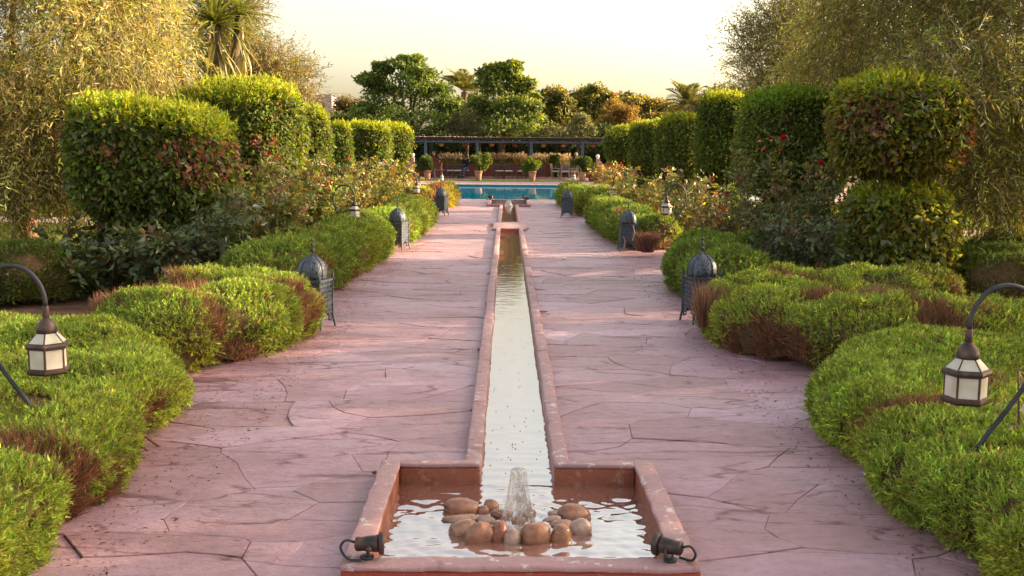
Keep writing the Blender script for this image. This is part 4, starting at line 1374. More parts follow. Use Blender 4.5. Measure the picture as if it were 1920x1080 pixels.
rose_bush('open rose bush with an orange bloom under the tall domed left bush', -3.5, 15.0, 0.85, 1.6, ['coral', 'red', 'coral'], 0.08, (0.15, 0.15, 0.035), 760, 3, 0.5)
rose_bush('rose bush with magenta blooms behind the long left hedge', -3.35, 17.0, 0.85, 1.35, ['pink', 'pink', 'coral', 'red'], 0.075, RH, 700, 4, 0.5)
rose_bush('rose bush with coral tips between the narrow dark left bush and the crook lamp', -3.55, 19.3, 0.85, 1.45, ['coral', 'peach', 'white', 'pink'], 0.075, RH, 700, 5, 0.65)
rose_bush('rose bush with one magenta bloom just above the second left crook lamp', -3.2, 21.4, 0.8, 1.3, ['pink', 'pink', 'coral', 'peach'], 0.07, (0.12, 0.12, 0.03), 480, 6, 0.6)
rose_bush('pale-flowered rose bush below the flat-topped left bush', -3.35, 24.0, 0.85, 1.4, ['white', 'white', 'coral', 'peach', 'white'], 0.08, RH, 460, 7, 0.6)
rose_bush('gold-lit rose bush with white blooms near the last left bush', -3.2, 27.6, 0.85, 1.45, ['white', 'coral', 'white', 'peach'], 0.085, (0.16, 0.15, 0.03), 430, 8, 0.6)
rose_bush('thin orange-leaved rose by the far left crook lamp in front of the pool', -3.15, 34.2, 0.45, 1.15, ['yellow', 'coral', 'yellow'], 0.085, (0.24, 0.19, 0.03), 130, 9, 0.9)
rose_bush('dark rose bush with grey leaves and no blooms behind the lumpy right hedge', 3.35, 12.6, 0.62, 0.95, [], 0.08, (0.06, 0.072, 0.035), 480, 11, 0.1)
rose_bush('tall dark rose bush with red buds left of the nearest right topiary', 3.65, 14.2, 0.75, 1.75, ['red', 'coral', 'red'], 0.07, (0.075, 0.085, 0.025), 620, 12, 0.3)
rose_bush('slim rose bush with grey leaves at the waist of the nearest right topiary', 4.15, 13.6, 0.5, 1.25, [], 0.08, (0.085, 0.095, 0.05), 330, 13, 0.1)
rose_bush('rose bush with dark red blooms behind the hedge on bare stems', 3.5, 17.0, 0.75, 1.0, ['red', 'red', 'red', 'coral'], 0.065, (0.10, 0.095, 0.035), 520, 14, 0.55)
rose_bush('rose bush with two crimson blooms right of the second right crook lamp', 3.35, 19.6, 0.7, 1.15, ['red', 'red', 'white'], 0.07, (0.09, 0.10, 0.035), 500, 15, 0.5)
rose_bush('rose bush scattered with white blooms under the third right bush', 3.6, 22.4, 0.75, 1.3, ['white', 'white', 'white', 'red', 'white'], 0.075, RH, 460, 16, 0.5)
rose_bush('rose bush with white and pink blooms under the fourth right bush', 3.2, 25.0, 0.75, 1.1, ['white', 'white', 'peach', 'white', 'white', 'pink'], 0.08, RH, 460, 17, 0.55)
rose_bush('rose bush with many white blooms above the third right crook lamp', 3.2, 28.4, 0.75, 1.15, ['white', 'white', 'white', 'peach', 'pink', 'red'], 0.085, (0.13, 0.13, 0.03), 430, 18, 0.55)
rose_bush('red and yellow rose bush at the pool end of the right row', 3.1, 33.0, 0.6, 1.3, ['red', 'red', 'yellow', 'red', 'pink', 'red', 'yellow', 'red'], 0.09, (0.24, 0.19, 0.04), 330, 19, 0.75)
q = P(1905, 650, 4.75)
rose_bush('single white rose on a thin stem at the right edge beside the near crook lamp', q.x, 4.75, 0.03, q.z, ['white'], 0.05, RH, 12, 20, 0.2, 2)

# ------------------------------------------------------------------ yucca
def strap_mesh(L, W_, bendv, col, name='leaf'):
    n = 8
    V, T = [], []
    for i in range(n + 1):
        t = i / n
        wv = W_ * (0.5 + 0.5 * math.sin(PI * min(1, t * 1.3 + 0.15))) * (1 - t ** 3) / 2 + 0.002
        x = L * t * math.cos(bendv * t * 0.8)
        z = -L * 0.55 * bendv * t * t
        V += [(x, -wv, z), (x, 0, z - wv * 0.35), (x, wv, z)]
    Fc = []
    for i in range(n):
        a = 3 * i
        Fc += [(a, a + 3, a + 4, a + 1), (a + 1, a + 4, a + 5, a + 2)]
    me = np_mesh(name, V, Fc, np.tile(np.array(col), (len(V), 1)), True)
    me.materials.append(M['leaf_glossy'])
    return me
GREENS = [strap_mesh(1.0, 0.055, b_, c_) for b_, c_ in ((0.25, (0.20, 0.24, 0.055)), (0.6, (0.26, 0.27, 0.065)), (1.0, (0.17, 0.21, 0.05)))]
DRYS = [strap_mesh(0.9, 0.05, b_, c_) for b_, c_ in ((0.5, (0.34, 0.29, 0.13)), (0.8, (0.26, 0.25, 0.09)))]
def yucca(label, base, heads, d_unit):
    rt_ = root('yucca', base, label, 'plant', 'yuccas')
    b = MB()
    for hx, hy, hz, sc, n, dry in heads:
        b.tube([(0, 0, 0), (hx * 0.4, hy * 0.4, hz * 0.5), (hx, hy, hz)], [0.13, 0.11, 0.08], 8)
        for k in range(n):
            el = math.asin(random.uniform(-0.97, 0.98))
            az = random.random() * 6.283
            dead = dry and el < -0.1
            o = bpy.data.objects.new('leaf', random.choice(DRYS if dead else GREENS))
            COL.objects.link(o)
            o.parent = rt_
            o.location = (hx, hy, hz + 0.12 * math.sin(el) - (0.75 * random.random() if dead else 0))
            o.rotation_euler = (random.gauss(0, 0.15), -el + (0.6 if dead else 0), az)
            s = sc * random.uniform(0.8, 1.15)
            o.scale = (s, s, s)
    b.build('trunk', M['bark'], rt_, True)
    return rt_
q = P(405, 45, 18.5)
q2 = P(330, 120, 18.5)
q3 = P(445, 25, 18.5)
yucca('tall yucca with strap leaves between the left olive tree and the tall domed bush', (q.x, 18.5, 0), [(0, 0, q.z, 1.15, 230, True), (q2.x - q.x, 0.1, q2.z, 0.85, 150, True), (q3.x - q.x, 0.2, q3.z, 0.85, 120, True)], 1)
q = G(5, 430)
yucca('spiky young plant at the left edge of the lawn beside a red trunk', (-8.4, 17.2, 0), [(0, 0, 0.35, 0.45, 34, False)], 1)

# ------------------------------------------------------------------ background trees
def leafy_tree(label, base, blobs, n, L, hue, fresh=None, tr=0.2, name='tree', bark='bark', group='trees beyond the pergola', top=None, Wr=0.6, cl=1.0, flowers=None):
    bx = np.array((base[0], base[1], 0.0))
    rt_ = root(name, (base[0], base[1], 0), label, 'tree', group)
    # many small clumps on the surface of each blob give an uneven outline
    clumps = []
    for b_ in blobs:
        m = max(5, int(14 * cl))
        u = unit(rnd(m)); u[:, 2] = np.where(u[:, 2] < -0.45, -u[:, 2], u[:, 2])
        for k in range(m):
            s = random.uniform(0.30, 0.55)
            clumps.append((b_[0] + u[k, 0] * b_[3] * 0.85, b_[1] + u[k, 1] * b_[4] * 0.85, b_[2] + u[k, 2] * b_[5] * 0.85, b_[3] * s, b_[4] * s, b_[5] * s * 0.75))
    C = np.array(clumps)
    idx = RG.integers(0, len(C), n)
    u = unit(rnd(n)) * RG.random((n, 1)) ** (1 / 2.0)
    pos = C[idx, :3] + u * C[idx, 3:6]
    d = unit(unit(u) * 0.6 + rnd(n, 0.6) - UP * 0.25)
    nn = unit(UP * 0.8 + unit(u) * 0.5 + rnd(n, 0.5))
    ct = RG.uniform(0.6, 1.35, (len(C), 1))[idx]
    fillk = RG.random(n) < 0.28
    bi = RG.integers(0, len(blobs), n)
    B_ = np.array([q[:6] for q in blobs])[bi]
    pf = B_[:, :3] + u * B_[:, 3:6] * 0.85
    pos[fillk] = pf[fillk]
    col = np.array(hue) * ct
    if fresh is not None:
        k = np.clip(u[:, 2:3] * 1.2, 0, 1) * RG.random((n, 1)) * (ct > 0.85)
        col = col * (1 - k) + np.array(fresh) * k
    tint = jit(col, n, 0.25, 0.1)
    if flowers is not None:
        fc, fi = flowers
        sel = np.isin(idx, RG.choice(len(C), fi)) & (RG.random(n) < 0.4)
        tint[sel] = jit(fc, int(sel.sum()), 0.2, 0.08)
    sz = L * RG.uniform(0.6, 1.3, n)
    V, Q = leaf_geo(pos, d, nn, sz, sz * Wr, 0.15)
    V, f = to_tris(V, Q)
    tag(link('crown', np_mesh('crown', V - bx, f, np.repeat(tint, 4, 0)), M['leaf'], rt_), kind='stuff')
    b = MB()
    zt = top or min(q[2] for q in blobs)
    limbs(b, (0, 0, -0.1), (0.1, 0, zt), [(q[0] - base[0], q[1] - base[1], q[2]) for q in blobs], tr)
    b.build('trunk', M[bark], rt_, True)
    return rt_

BG1 = (0.13, 0.18, 0.05); BGF = (0.19, 0.22, 0.04)
def bt(label, d, px, blist, n, L, hue, fresh=None, **kw):
    c = P(px, 300, d)
    return leafy_tree(label, (c.x, d), px_blobs([(x, y, d + dd, rx, ry, max(rx, ry) * d / F * 0.9) for x, y, rx, ry, dd in blist]), n, L, hue, fresh, **kw)
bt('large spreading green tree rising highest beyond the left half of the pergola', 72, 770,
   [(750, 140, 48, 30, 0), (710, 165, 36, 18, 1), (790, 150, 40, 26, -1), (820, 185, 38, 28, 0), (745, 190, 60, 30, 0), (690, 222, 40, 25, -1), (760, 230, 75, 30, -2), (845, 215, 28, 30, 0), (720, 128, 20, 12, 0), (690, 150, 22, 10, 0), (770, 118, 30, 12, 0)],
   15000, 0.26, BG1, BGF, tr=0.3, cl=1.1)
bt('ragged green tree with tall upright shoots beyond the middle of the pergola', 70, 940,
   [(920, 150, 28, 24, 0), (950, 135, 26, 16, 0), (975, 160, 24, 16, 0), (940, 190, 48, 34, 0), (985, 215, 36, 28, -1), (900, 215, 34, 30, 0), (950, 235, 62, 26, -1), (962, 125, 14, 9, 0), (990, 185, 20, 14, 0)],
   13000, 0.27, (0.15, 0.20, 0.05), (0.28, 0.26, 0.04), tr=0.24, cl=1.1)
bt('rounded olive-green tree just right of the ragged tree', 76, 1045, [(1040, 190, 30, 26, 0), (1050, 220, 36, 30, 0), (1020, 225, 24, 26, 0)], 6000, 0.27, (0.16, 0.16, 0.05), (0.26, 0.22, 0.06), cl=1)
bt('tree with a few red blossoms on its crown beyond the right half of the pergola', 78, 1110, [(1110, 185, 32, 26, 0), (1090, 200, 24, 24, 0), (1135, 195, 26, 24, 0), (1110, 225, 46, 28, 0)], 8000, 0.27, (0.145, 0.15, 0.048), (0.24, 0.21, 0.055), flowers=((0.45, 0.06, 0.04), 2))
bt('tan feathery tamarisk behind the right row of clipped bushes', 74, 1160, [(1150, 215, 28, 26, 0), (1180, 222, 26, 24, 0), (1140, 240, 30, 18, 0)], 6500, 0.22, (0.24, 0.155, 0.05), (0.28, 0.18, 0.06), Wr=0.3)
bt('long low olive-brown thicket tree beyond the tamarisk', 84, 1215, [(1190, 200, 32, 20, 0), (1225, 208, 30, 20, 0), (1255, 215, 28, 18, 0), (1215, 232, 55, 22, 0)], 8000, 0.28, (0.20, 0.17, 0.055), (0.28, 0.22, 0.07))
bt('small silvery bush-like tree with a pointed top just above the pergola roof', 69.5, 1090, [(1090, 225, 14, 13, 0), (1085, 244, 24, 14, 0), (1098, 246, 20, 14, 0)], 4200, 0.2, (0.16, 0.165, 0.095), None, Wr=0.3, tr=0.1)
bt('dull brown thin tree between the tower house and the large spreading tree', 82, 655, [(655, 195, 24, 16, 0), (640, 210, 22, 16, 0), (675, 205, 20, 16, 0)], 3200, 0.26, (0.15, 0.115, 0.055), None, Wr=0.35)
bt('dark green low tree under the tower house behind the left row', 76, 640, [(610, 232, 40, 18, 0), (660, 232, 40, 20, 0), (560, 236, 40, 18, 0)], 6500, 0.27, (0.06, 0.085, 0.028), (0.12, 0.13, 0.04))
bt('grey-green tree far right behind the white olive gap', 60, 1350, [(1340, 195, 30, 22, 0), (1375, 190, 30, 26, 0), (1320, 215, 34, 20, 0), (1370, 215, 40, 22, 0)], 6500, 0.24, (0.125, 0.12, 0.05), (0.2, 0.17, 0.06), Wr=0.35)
for px_, yy_, lb_ in ((700, 222, 'haze-paled green tree behind the left side of the large spreading tree'), (870, 205, 'haze-paled green tree behind the gap between the two tallest trees'), (1010, 205, 'haze-paled olive tree behind the rounded olive-green tree'), (1075, 195, 'haze-paled brown-green tree behind the red-blossomed tree'), (1150, 205, 'haze-paled brown-green tree behind the tamarisk'), (1280, 215, 'haze-paled low tree behind the drooping palm')):
    bt(lb_, 92, px_, [(px_ - 22, yy_ + 6, 30, 24, 0), (px_ + 20, yy_, 32, 28, 0), (px_, yy_ + 28, 52, 26, 0)], 5200, 0.3, (0.15, 0.15, 0.06), (0.22, 0.20, 0.07), group='haze-paled trees in the far tree line')  # distance haze is painted into these paler leaf colours
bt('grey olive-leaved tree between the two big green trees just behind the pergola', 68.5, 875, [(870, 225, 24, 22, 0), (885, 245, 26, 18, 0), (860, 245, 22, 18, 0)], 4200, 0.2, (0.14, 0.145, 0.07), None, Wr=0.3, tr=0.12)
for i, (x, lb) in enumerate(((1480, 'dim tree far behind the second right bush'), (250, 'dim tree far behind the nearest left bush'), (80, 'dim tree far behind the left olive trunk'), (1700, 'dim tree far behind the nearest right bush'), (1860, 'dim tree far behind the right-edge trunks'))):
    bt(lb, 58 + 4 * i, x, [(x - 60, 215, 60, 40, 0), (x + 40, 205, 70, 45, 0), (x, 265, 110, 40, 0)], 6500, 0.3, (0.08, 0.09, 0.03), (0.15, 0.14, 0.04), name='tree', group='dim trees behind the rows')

# dark leafy screen behind the terrace
scr = root('leafy_screen', (0, 71.5, 0), 'dark green leafy screen of shrubs behind the terrace wall under the pergola roof', 'hedge')
n = 26000
pos = np.stack([RG.uniform(-15, 15, n), RG.uniform(-1.2, 1.2, n), RG.random(n) ** 0.8 * 2.9], 1)
wob = fbm(np.stack([pos[:, 0] * 0.5, pos[:, 2] * 0.8, pos[:, 0] * 0], 1), 91, 3)
pos[:, 1] += (wob - 0.5) * 2.5
pos[:, 2] *= 0.75 + 0.6 * fbm(np.stack([pos[:, 0] * 0.7, pos[:, 0] * 0, pos[:, 0] * 0], 1), 92, 2)
cl = fbm(pos * 0.9, 93, 2)[:, None]
hv = np.where(fbm(pos * 0.35, 95, 2)[:, None] > 0.55, np.array((0.085, 0.095, 0.05)), np.array((0.04, 0.072, 0.022)))
V, Q = leaf_geo(pos, rnd(n) - UP * 0.3, rnd(n) + UP, 0.26, 0.13, 0.15)
V, f = to_tris(V, Q)
tag(link('foliage', np_mesh('foliage', V, f, np.repeat(jit(hv * (0.4 + 1.2 * cl), n, 0.25, 0.08), 4, 0)), M['leaf'], scr), kind='stuff')
MB().box(0, 1.2, 1.1, 30, 0.8, 2.2).build('inner_branches', M['core_green'], scr)

# feathery grasses on the wall
fg = root('feather_grass', (0, 67.9, 0.75), 'pale pink feathery grass lining the top of the red terrace wall', 'grass plant')
sp = []
for a, b_, n in ((823, 868, 170), (920, 986, 420), (1000, 1066, 330)):
    xa, xb = X_at(a, 67.9), X_at(b_, 67.9)
    sp.append(np.stack([RG.uniform(xa, xb, n), RG.normal(0, 0.15, n), np.zeros(n)], 1))
sp = np.concatenate(sp); n = len(sp)
dd = unit(rnd(n, 0.28) + UP)
V1, f1 = blade_geo(sp, dd, RG.uniform(0.3, 0.7, n), 0.03)
tp_ = sp + dd * RG.uniform(0.3, 0.62, (n, 1))
V2, f2, T2 = sprig_tris(tp_, unit(dd + rnd(n, 0.2)), 0.16, 4, 0.7, 0.3, jit((0.62, 0.50, 0.40), n, 0.15, 0.05), 0.35)
V, f, T = join((V1, f1, np.repeat(jit((0.24, 0.22, 0.08), n, 0.25, 0.08), 3, 0)), (V2, f2, T2))
tag(link('blades', np_mesh('blades', V, f, T), M['grass'], fg), kind='stuff')
fg['kind'] = 'stuff'

# ------------------------------------------------------------------ palms
def frond_mesh(L, seed, hue=(0.16, 0.16, 0.055)):
    rg = np.random.default_rng(seed)
    n = 46
    t = np.linspace(0.12, 1, n)
    def spine(t): return np.stack([L * t * (1 - 0.12 * t * t), 0 * t, L * (0.10 * t - 0.42 * t * t)], 1)
    p = spine(t)
    tg = unit(spine(t + 0.01) - p)
    Vs, fs = [], []
    parts = []
    for s in (-1, 1):
        d = unit(tg * 0.75 + np.array((0, s * 1.0, 0.25)) + rg.normal(0, 0.08, (n, 3)))
        V, Q = leaf_geo(p, d, np.tile(np.array((0, 0, 1.0)), (n, 1)), L * 0.26 * np.sin(PI * np.clip(t * 0.85 + 0.12, 0, 1)) + 0.05, L * 0.022, 0.2)
        V, f = to_tris(V, Q)
        parts.append((V, f, np.repeat(jit(hue, n, 0.15, 0.06), 4, 0)))
    tt = np.linspace(0, 1, 10)
    q = spine(tt)
    wv = np.array((0, 1, 0)) * L * 0.012 * (1.1 - tt[:, None])
    V = np.concatenate([q - wv, q + wv])
    f = np.concatenate([np.stack([np.arange(9), np.arange(1, 10), np.arange(10, 19)], 1), np.stack([np.arange(1, 10), np.arange(11, 20), np.arange(10, 19)], 1)])
    parts.append((V, f, np.tile(np.array((0.2, 0.17, 0.08)), (20, 1))))
    V, f, T = join(*parts)
    me = np_mesh('frond', V, f, T)
    me.materials.append(M['leaf'])
    return me
FR = [frond_mesh(1.0, i) for i in range(3)]
def palm(label, px, py, d, L, n, seed, lo=-0.3):
    c = P(px, py, d)
    rt_ = root('palm_tree', (c.x, d, 0), label, 'palm', 'palms beyond the garden')
    b = MB()
    k = 14
    b.tube([(0.05 * math.sin(i), 0, c.z * i / k) for i in range(k + 1)], [0.26 + 0.03 * (i % 2) for i in range(k + 1)], 10)
    b.build('trunk', M['bark'], rt_)
    rg = random.Random(seed)
    for i in range(n):
        o = bpy.data.objects.new('frond', rg.choice(FR))
        COL.objects.link(o); o.parent = rt_
        o.location = (0, 0, c.z)
        o.rotation_euler = (rg.gauss(0, .2), -rg.uniform(lo, 1.35), 2 * PI * i / n * 2.4 + rg.gauss(0, .2))
        s = L * rg.uniform(0.85, 1.1)
        o.scale = (s, s, s)
palm('palm with upright fronds peeking between the two tallest green trees', 870, 172, 88, 2.3, 34, 1, 0.2)
palm('palm with drooping fronds at the right, left of the airy olive tree', 1290, 200, 64, 1.9, 38, 2)
palm('small palm crown right of the drooping palm, half hidden by trees', 1340, 192, 70, 1.5, 28, 3)

# ------------------------------------------------------------------ lawn tufts
def lawn_tufts(x0, x1, y0, y1, n):
    p = np.stack([RG.uniform(x0, x1, n), RG.uniform(y0, y1, n), np.full(n, -0.045)], 1)
    k = in_view(p, 30) & ~((p[:, 1] > 24.2) & (p[:, 1] < 26.2) & (p[:, 0] < 0)) & ~((p[:, 1] > 22.4) & (p[:, 1] < 24.0) & (p[:, 0] > 8.2))
    p = p[k]; n = len(p)
    V, f = blade_geo(p, rnd(n, 0.4) + UP, RG.uniform(0.05, 0.10, n), 0.018)
    t = jit((0.16, 0.19, 0.035), n, 0.25, 0.1)
    tag(link('grass', np_mesh('grass', V, f, np.repeat(t, 3, 0)), M['grass']), kind='stuff')
lawn_tufts(-16, -6.6, 12, 34, 90000)
lawn_tufts(6.6, 16, 12, 34, 60000)
for i, (x, y, h, r_, lb) in enumerate(((-8.75, 17.4, 1.5, 0.09, 'short red trunk at the left edge beside the spiky plant'), (9.0, 18.5, 2.6, 0.11, 'slim dark trunk at the right edge in front of the lawn'), (8.6, 22.0, 2.6, 0.16, 'red-brown trunk glimpsed between the right olive branches'), (8.35, 17.2, 2.6, 0.09, 'thin green-grey trunk right of the nearest right bush'))):
    rt_ = root('slim_tree', (x, y, 0), lb, 'tree', 'bare trunks beside the lawns')
    b = MB()
    b.tube([(0, 0, -0.05), (0.05, 0, h * 0.3), (-0.03, 0.02, h * 0.6), (0.06, 0.0, h)], [r_ * 1.3, r_, r_ * 0.9, r_ * 0.7], 9)
    b.build('trunk', M['bark_red' if i in (0, 2) else 'bark'], rt_, True)
    n = 260
    st = np.stack([RG.normal(0, .5, n), RG.normal(0, .5, n), h + RG.normal(0, .3, n)], 1)
    V, f, T = spray_tris(st, rnd(n) - UP * 0.2, 0.4, 9, 0.09, 0.2, 0.3, jit((0.14, 0.13, 0.05), n))
    tag(link('crown', np_mesh('crown', V, f, T), M['olive'], rt_), kind='stuff')

# ================================================================== OBJECTS
# ---- pierced iron floor lanterns
def pierced_panel(w_, h_, nc, nr, skip):
    b = MB()
    cw, ch = w_ / nc, h_ / nr
    for j in range(nr):
        for i in range(nc):
            if skip(i, j): continue
            x0, z0 = -w_ / 2 + i * cw, j * ch
            c = [(x0, z0), (x0 + cw, z0), (x0 + cw, z0 + ch), (x0, z0 + ch)]
            k = 0.72 if (i + j) % 2 else 0.5
            mx, mz = x0 + cw / 2, z0 + ch / 2
            d = [(mx, mz - ch / 2 * k), (mx + cw / 2 * k, mz), (mx, mz + ch / 2 * k), (mx - cw / 2 * k, mz)]
            pts = [(p[0], 0, p[1]) for p in c + d]
            b.add(pts, [(s, (s + 1) % 4, 4 + s) for s in range(4)] + [((s + 1) % 4, 4 + (s + 1) % 4, 4 + s) for s in range(4)])
    return b

def make_floor_lantern():
    r = root('floor_lantern', (0, 0, 0), 'x', 'floor lantern', 'pierced iron floor lanterns along the path')
    a = 0.165
    pm = None
    for k in range(4):
        rz = k * PI / 2
        if pm is None:
            b = pierced_panel(2 * a - 0.03, 0.40, 7, 9, lambda i, j: j == 0 and 1 <= i <= 5 or j == 1 and 2 <= i <= 4)
            o = b.build('side_panel', M['iron_blue'], r)
            pm = o.data
        else:
            o = link('side_panel', pm, None, r)
        o.location = (math.sin(rz) * a, -math.cos(rz) * a, 0.055)
        o.rotation_euler = (0, 0, rz)
    b = MB()
    b.box(0, 0, 0.29, 2 * a - 0.05, 2 * a - 0.05, 0.33)
    b.build('inner_box', M['iron_dark'], r)
    for sx in (-1, 1):
        for sy in (-1, 1):
            b = MB()
            b.tube([(sx * (a + 0.022), sy * (a + 0.022), 0), (sx * a, sy * a, 0.11), (sx * a, sy * a, 0.46)], [0.012, 0.016, 0.014], 4)
            b.tube([(sx * a, sy * a, 0.46), (sx * (a + 0.004), sy * (a + 0.004), 0.50), (sx * (a + 0.006), sy * (a + 0.006), 0.545)], [0.02, 0.016, 0.002], 4)
            b.build('leg', M['iron_blue'], r)
    b = MB()
    for s in (-1, 1):
        b.box(0, s * (a + 0.004), 0.458, 2 * a + 0.05, 0.022, 0.02)
        b.box(s * (a + 0.004), 0, 0.458, 0.022, 2 * a + 0.006, 0.02)
        b.box(0, s * (a + 0.003), 0.25, 2 * a, 0.01, 0.012)
        b.box(s * (a + 0.003), 0, 0.25, 0.01, 2 * a, 0.012)
    tag(b.build('ledge', M['iron_blue'], r), kind='stuff')
    prof = [(0.158, 0.468), (0.166, 0.50), (0.166, 0.545), (0.155, 0.59), (0.128, 0.63), (0.088, 0.662), (0.045, 0.685), (0.014, 0.70)]
    b = MB().lathe(prof, 24, sq=0.35, rot=PI / 24)
    b.build('dome', M['iron_pierced'], r, True)
    b = MB()
    for k in range(8):
        an = k * PI / 4 + PI / 8
        x, y = math.cos(an), math.sin(an)
        q = 1 + (1.0 / max(abs(x), abs(y)) - 1) * 0.35
        b.tube([(x * q * (rr + 0.003), y * q * (rr + 0.003), z) for rr, z in prof], 0.006, 4)
    b.build('dome_rib', M['iron_blue'], r)
    b = MB()
    b.tube([(0, 0, 0.69), (0, 0, 0.875)], 0.006, 6)
    for z, rr in ((0.742, 0.024), (0.790, 0.021), (0.835, 0.018)):
        b.lathe([(0.001, z - rr * 0.75)] + [(rr * math.cos(t), z + rr * 0.75 * math.sin(t)) for t in (-0.9, -0.4, 0, 0.4, 0.9)] + [(0.001, z + rr * 0.75)], 10)
    b.build('finial', M['iron_dark'], r, True)
    return r

def pierced_mat():
    m, t, p, o = new_mat('pierced_iron')
    v = coords(t, False, (1, 1, 1))
    vo = N(t, 'TexVoronoi'); vo.inputs['Scale'].default_value = 34
    t.links.new(v, vo.inputs['Vector'])
    hole = ramp(t, vo.outputs['Distance'], [(0.26, (0.012, 0.014, 0.018)), (0.36, (0.09, 0.105, 0.135))])
    nz = ramp(t, noise_tex(t, v, 14, 4), [(0.3, (0.75, 0.78, 0.8)), (0.7, (1.2, 1.18, 1.2))])
    t.links.new(mixc(t, 1, hole, nz, 'MULTIPLY'), p.inputs['Base Color'])
    t.links.new(bump(t, vo.outputs['Distance'], 0.5, 0.01), p.inputs['Normal'])
    p.inputs['Roughness'].default_value = 0.5
    p.inputs['Metallic'].default_value = 0.3
    return m
M['iron_pierced'] = pierced_mat()
fl = make_floor_lantern()
spots = [((1313, 604), 0.28, 'nearest right blue-grey pierced iron floor lantern with its dome above the lumpy hedge'),
         ((1177, 471), 0.0, 'second right floor lantern with a dry twig caught in its front, beside the smooth hedge'),
         ((1063, 408), -0.05, 'farthest right dark floor lantern standing near the pool'),
         ((588, 614), -0.30, 'nearest left floor lantern half hidden behind the brown-fronted hedge'),
         ((746, 468), -0.35, 'second left floor lantern showing only its narrow right side beyond the long hedge'),
         ((827, 404), -0.3, 'farthest left floor lantern catching warm light on its dome near the pool')]
for i, (pp, rz, lb) in enumerate(spots):
    o = fl if i == 0 else copy_tree(fl)
    q = G(*pp)
    o.location = (q.x, q.y, 0)
    o.rotation_euler = (0, 0, rz)
    o.scale = (0.82, 0.82, 1.0)
    o['label'] = lb
# twig caught in the second lantern
q = G(1177, 471)
b = MB().tube([(q.x - .09, q.y - .2, 0.05), (q.x - .07, q.y - .19, 0.2), (q.x - .1, q.y - .19, 0.26)], 0.007, 5).tube([(q.x + .05, q.y - .2, 0.2), (q.x + .09, q.y - .19, 0.33), (q.x + .06, q.y - .185, 0.45)], 0.007, 5)
tag(b.build('dry_twig', M['wood_pale']), 'pale dry twigs stuck in the front of the second right floor lantern', 'twig')

# ---- crook lamps
def make_crook_lamp():
    r = root('crook_lamp', (0, 0, 0), 'x', 'garden lamp', 'crook-necked garden lamps')
    pts = [(0.085, 0, -0.02), (0.0, 0, 0.24), (-0.085, 0, 0.42), (-0.19, 0, 0.57), (-0.27, 0, 0.70), (-0.325, 0, 0.85), (-0.325, 0, 0.97), (-0.27, 0, 1.08), (-0.18, 0, 1.125), (-0.09, 0, 1.11), (-0.03, 0, 1.05), (-0.003, 0, 0.98), (0, 0, 0.93)]
    ln, _ = smooth_line(pts, 0.03)
    MB().tube([tuple(p) for p in ln], 0.0115, 8).build('rod', M['iron_dark'], r, True)
    MB().lathe([(0.0155, 0.872), (0.0165, 0.88), (0.0165, 0.925), (0.013, 0.934)], 10).build('socket', M['iron_brown'], r, True)
    MB().lathe([(0.046, 0.797), (0.050, 0.815), (0.047, 0.835), (0.036, 0.856), (0.02, 0.872), (0.012, 0.880)], 12).build('cap', M['iron_brown'], r, True)
    R6 = PI / 6
    hexp = lambda rr, z: [(rr * math.cos(k * PI / 3 + R6 + 0.25), rr * math.sin(k * PI / 3 + R6 + 0.25), z) for k in range(6)]
    b = MB()
    t0, t1 = hexp(0.050, 0.800), hexp(0.090, 0.757)
    for k in range(6):
        b.tube([t0[k], t1[k]], 0.0045, 5)
    v0, v1 = hexp(0.088, 0.730), hexp(0.088, 0.632)
    for k in range(6):
        b.tube([v0[k], v1[k]], 0.006, 5)
    b.build('frame', M['iron_brown'], r)
    ro = R6 + 0.25
    MB().lathe([(0.088, 0.724), (0.102, 0.730), (0.105, 0.742), (0.102, 0.754), (0.088, 0.760)], 6, rot=ro).build('collar', M['iron_brown'], r)
    MB().lathe([(0.075, 0.600), (0.096, 0.604), (0.104, 0.615), (0.104, 0.627), (0.088, 0.636), (0.086, 0.636)], 6, rot=ro).build('base', M['iron_brown'], r)
    def pane(a, b_, c, d):
        n = (Vector(b_) - Vector(a)).cross(Vector(d) - Vector(a)).normalized() * 0.0025
        vs = [Vector(p) * 1.0 for p in (a, b_, c, d)]
        return MB().add([v + n for v in vs] + [v - n for v in vs], [(0, 1, 2, 3), (7, 6, 5, 4), (0, 4, 5, 1), (1, 5, 6, 2), (2, 6, 7, 3), (3, 7, 4, 0)])
    for k in range(6):
        j = (k + 1) % 6
        pane(v1[k], v1[j], v0[j], v0[k]).build('pane', M['frost'], r)
        pane(t1[k], t1[j], t0[j], t0[k]).build('roof_pane', M['frost'], r)
    return r
cl_ = make_crook_lamp()
lamps = [((62, 768), 0, 'big crook lamp at the lower left edge hanging over the near left hedge'),
         ((655, 432), 0, 'crook lamp over the long left hedge between the first and second left floor lanterns'),
         ((775, 377), 0, 'crook lamp left of the farthest left floor lantern, above the yellow-lit hedge'),
         ((824, 347), 0, 'tiny crook lamp against the pool at the far left of the path'),
         ((1840, 830), PI, 'big crook lamp at the lower right edge hanging over the near right hedge'),
         ((1258, 423), PI, 'crook lamp on the right just above the second right floor lantern'),
         ((1156, 380), PI, 'crook lamp on the right hedge above the farthest right floor lantern'),
         ((1080, 345), PI, 'tiny crook lamp against the pool at the far right of the path')]
for i, (pp, rz, lb) in enumerate(lamps):
    o = cl_ if i == 0 else copy_tree(cl_)
    q = G(pp[0], pp[1], 0.42)
    s = 1 if rz == 0 else -1
    o.location = (q.x + 0.085 * s, q.y, 0)
    o.rotation_euler = (0, 0, rz)
    if i in (3, 7): o.scale = (0.8, 0.8, 0.95)
    o['label'] = lb

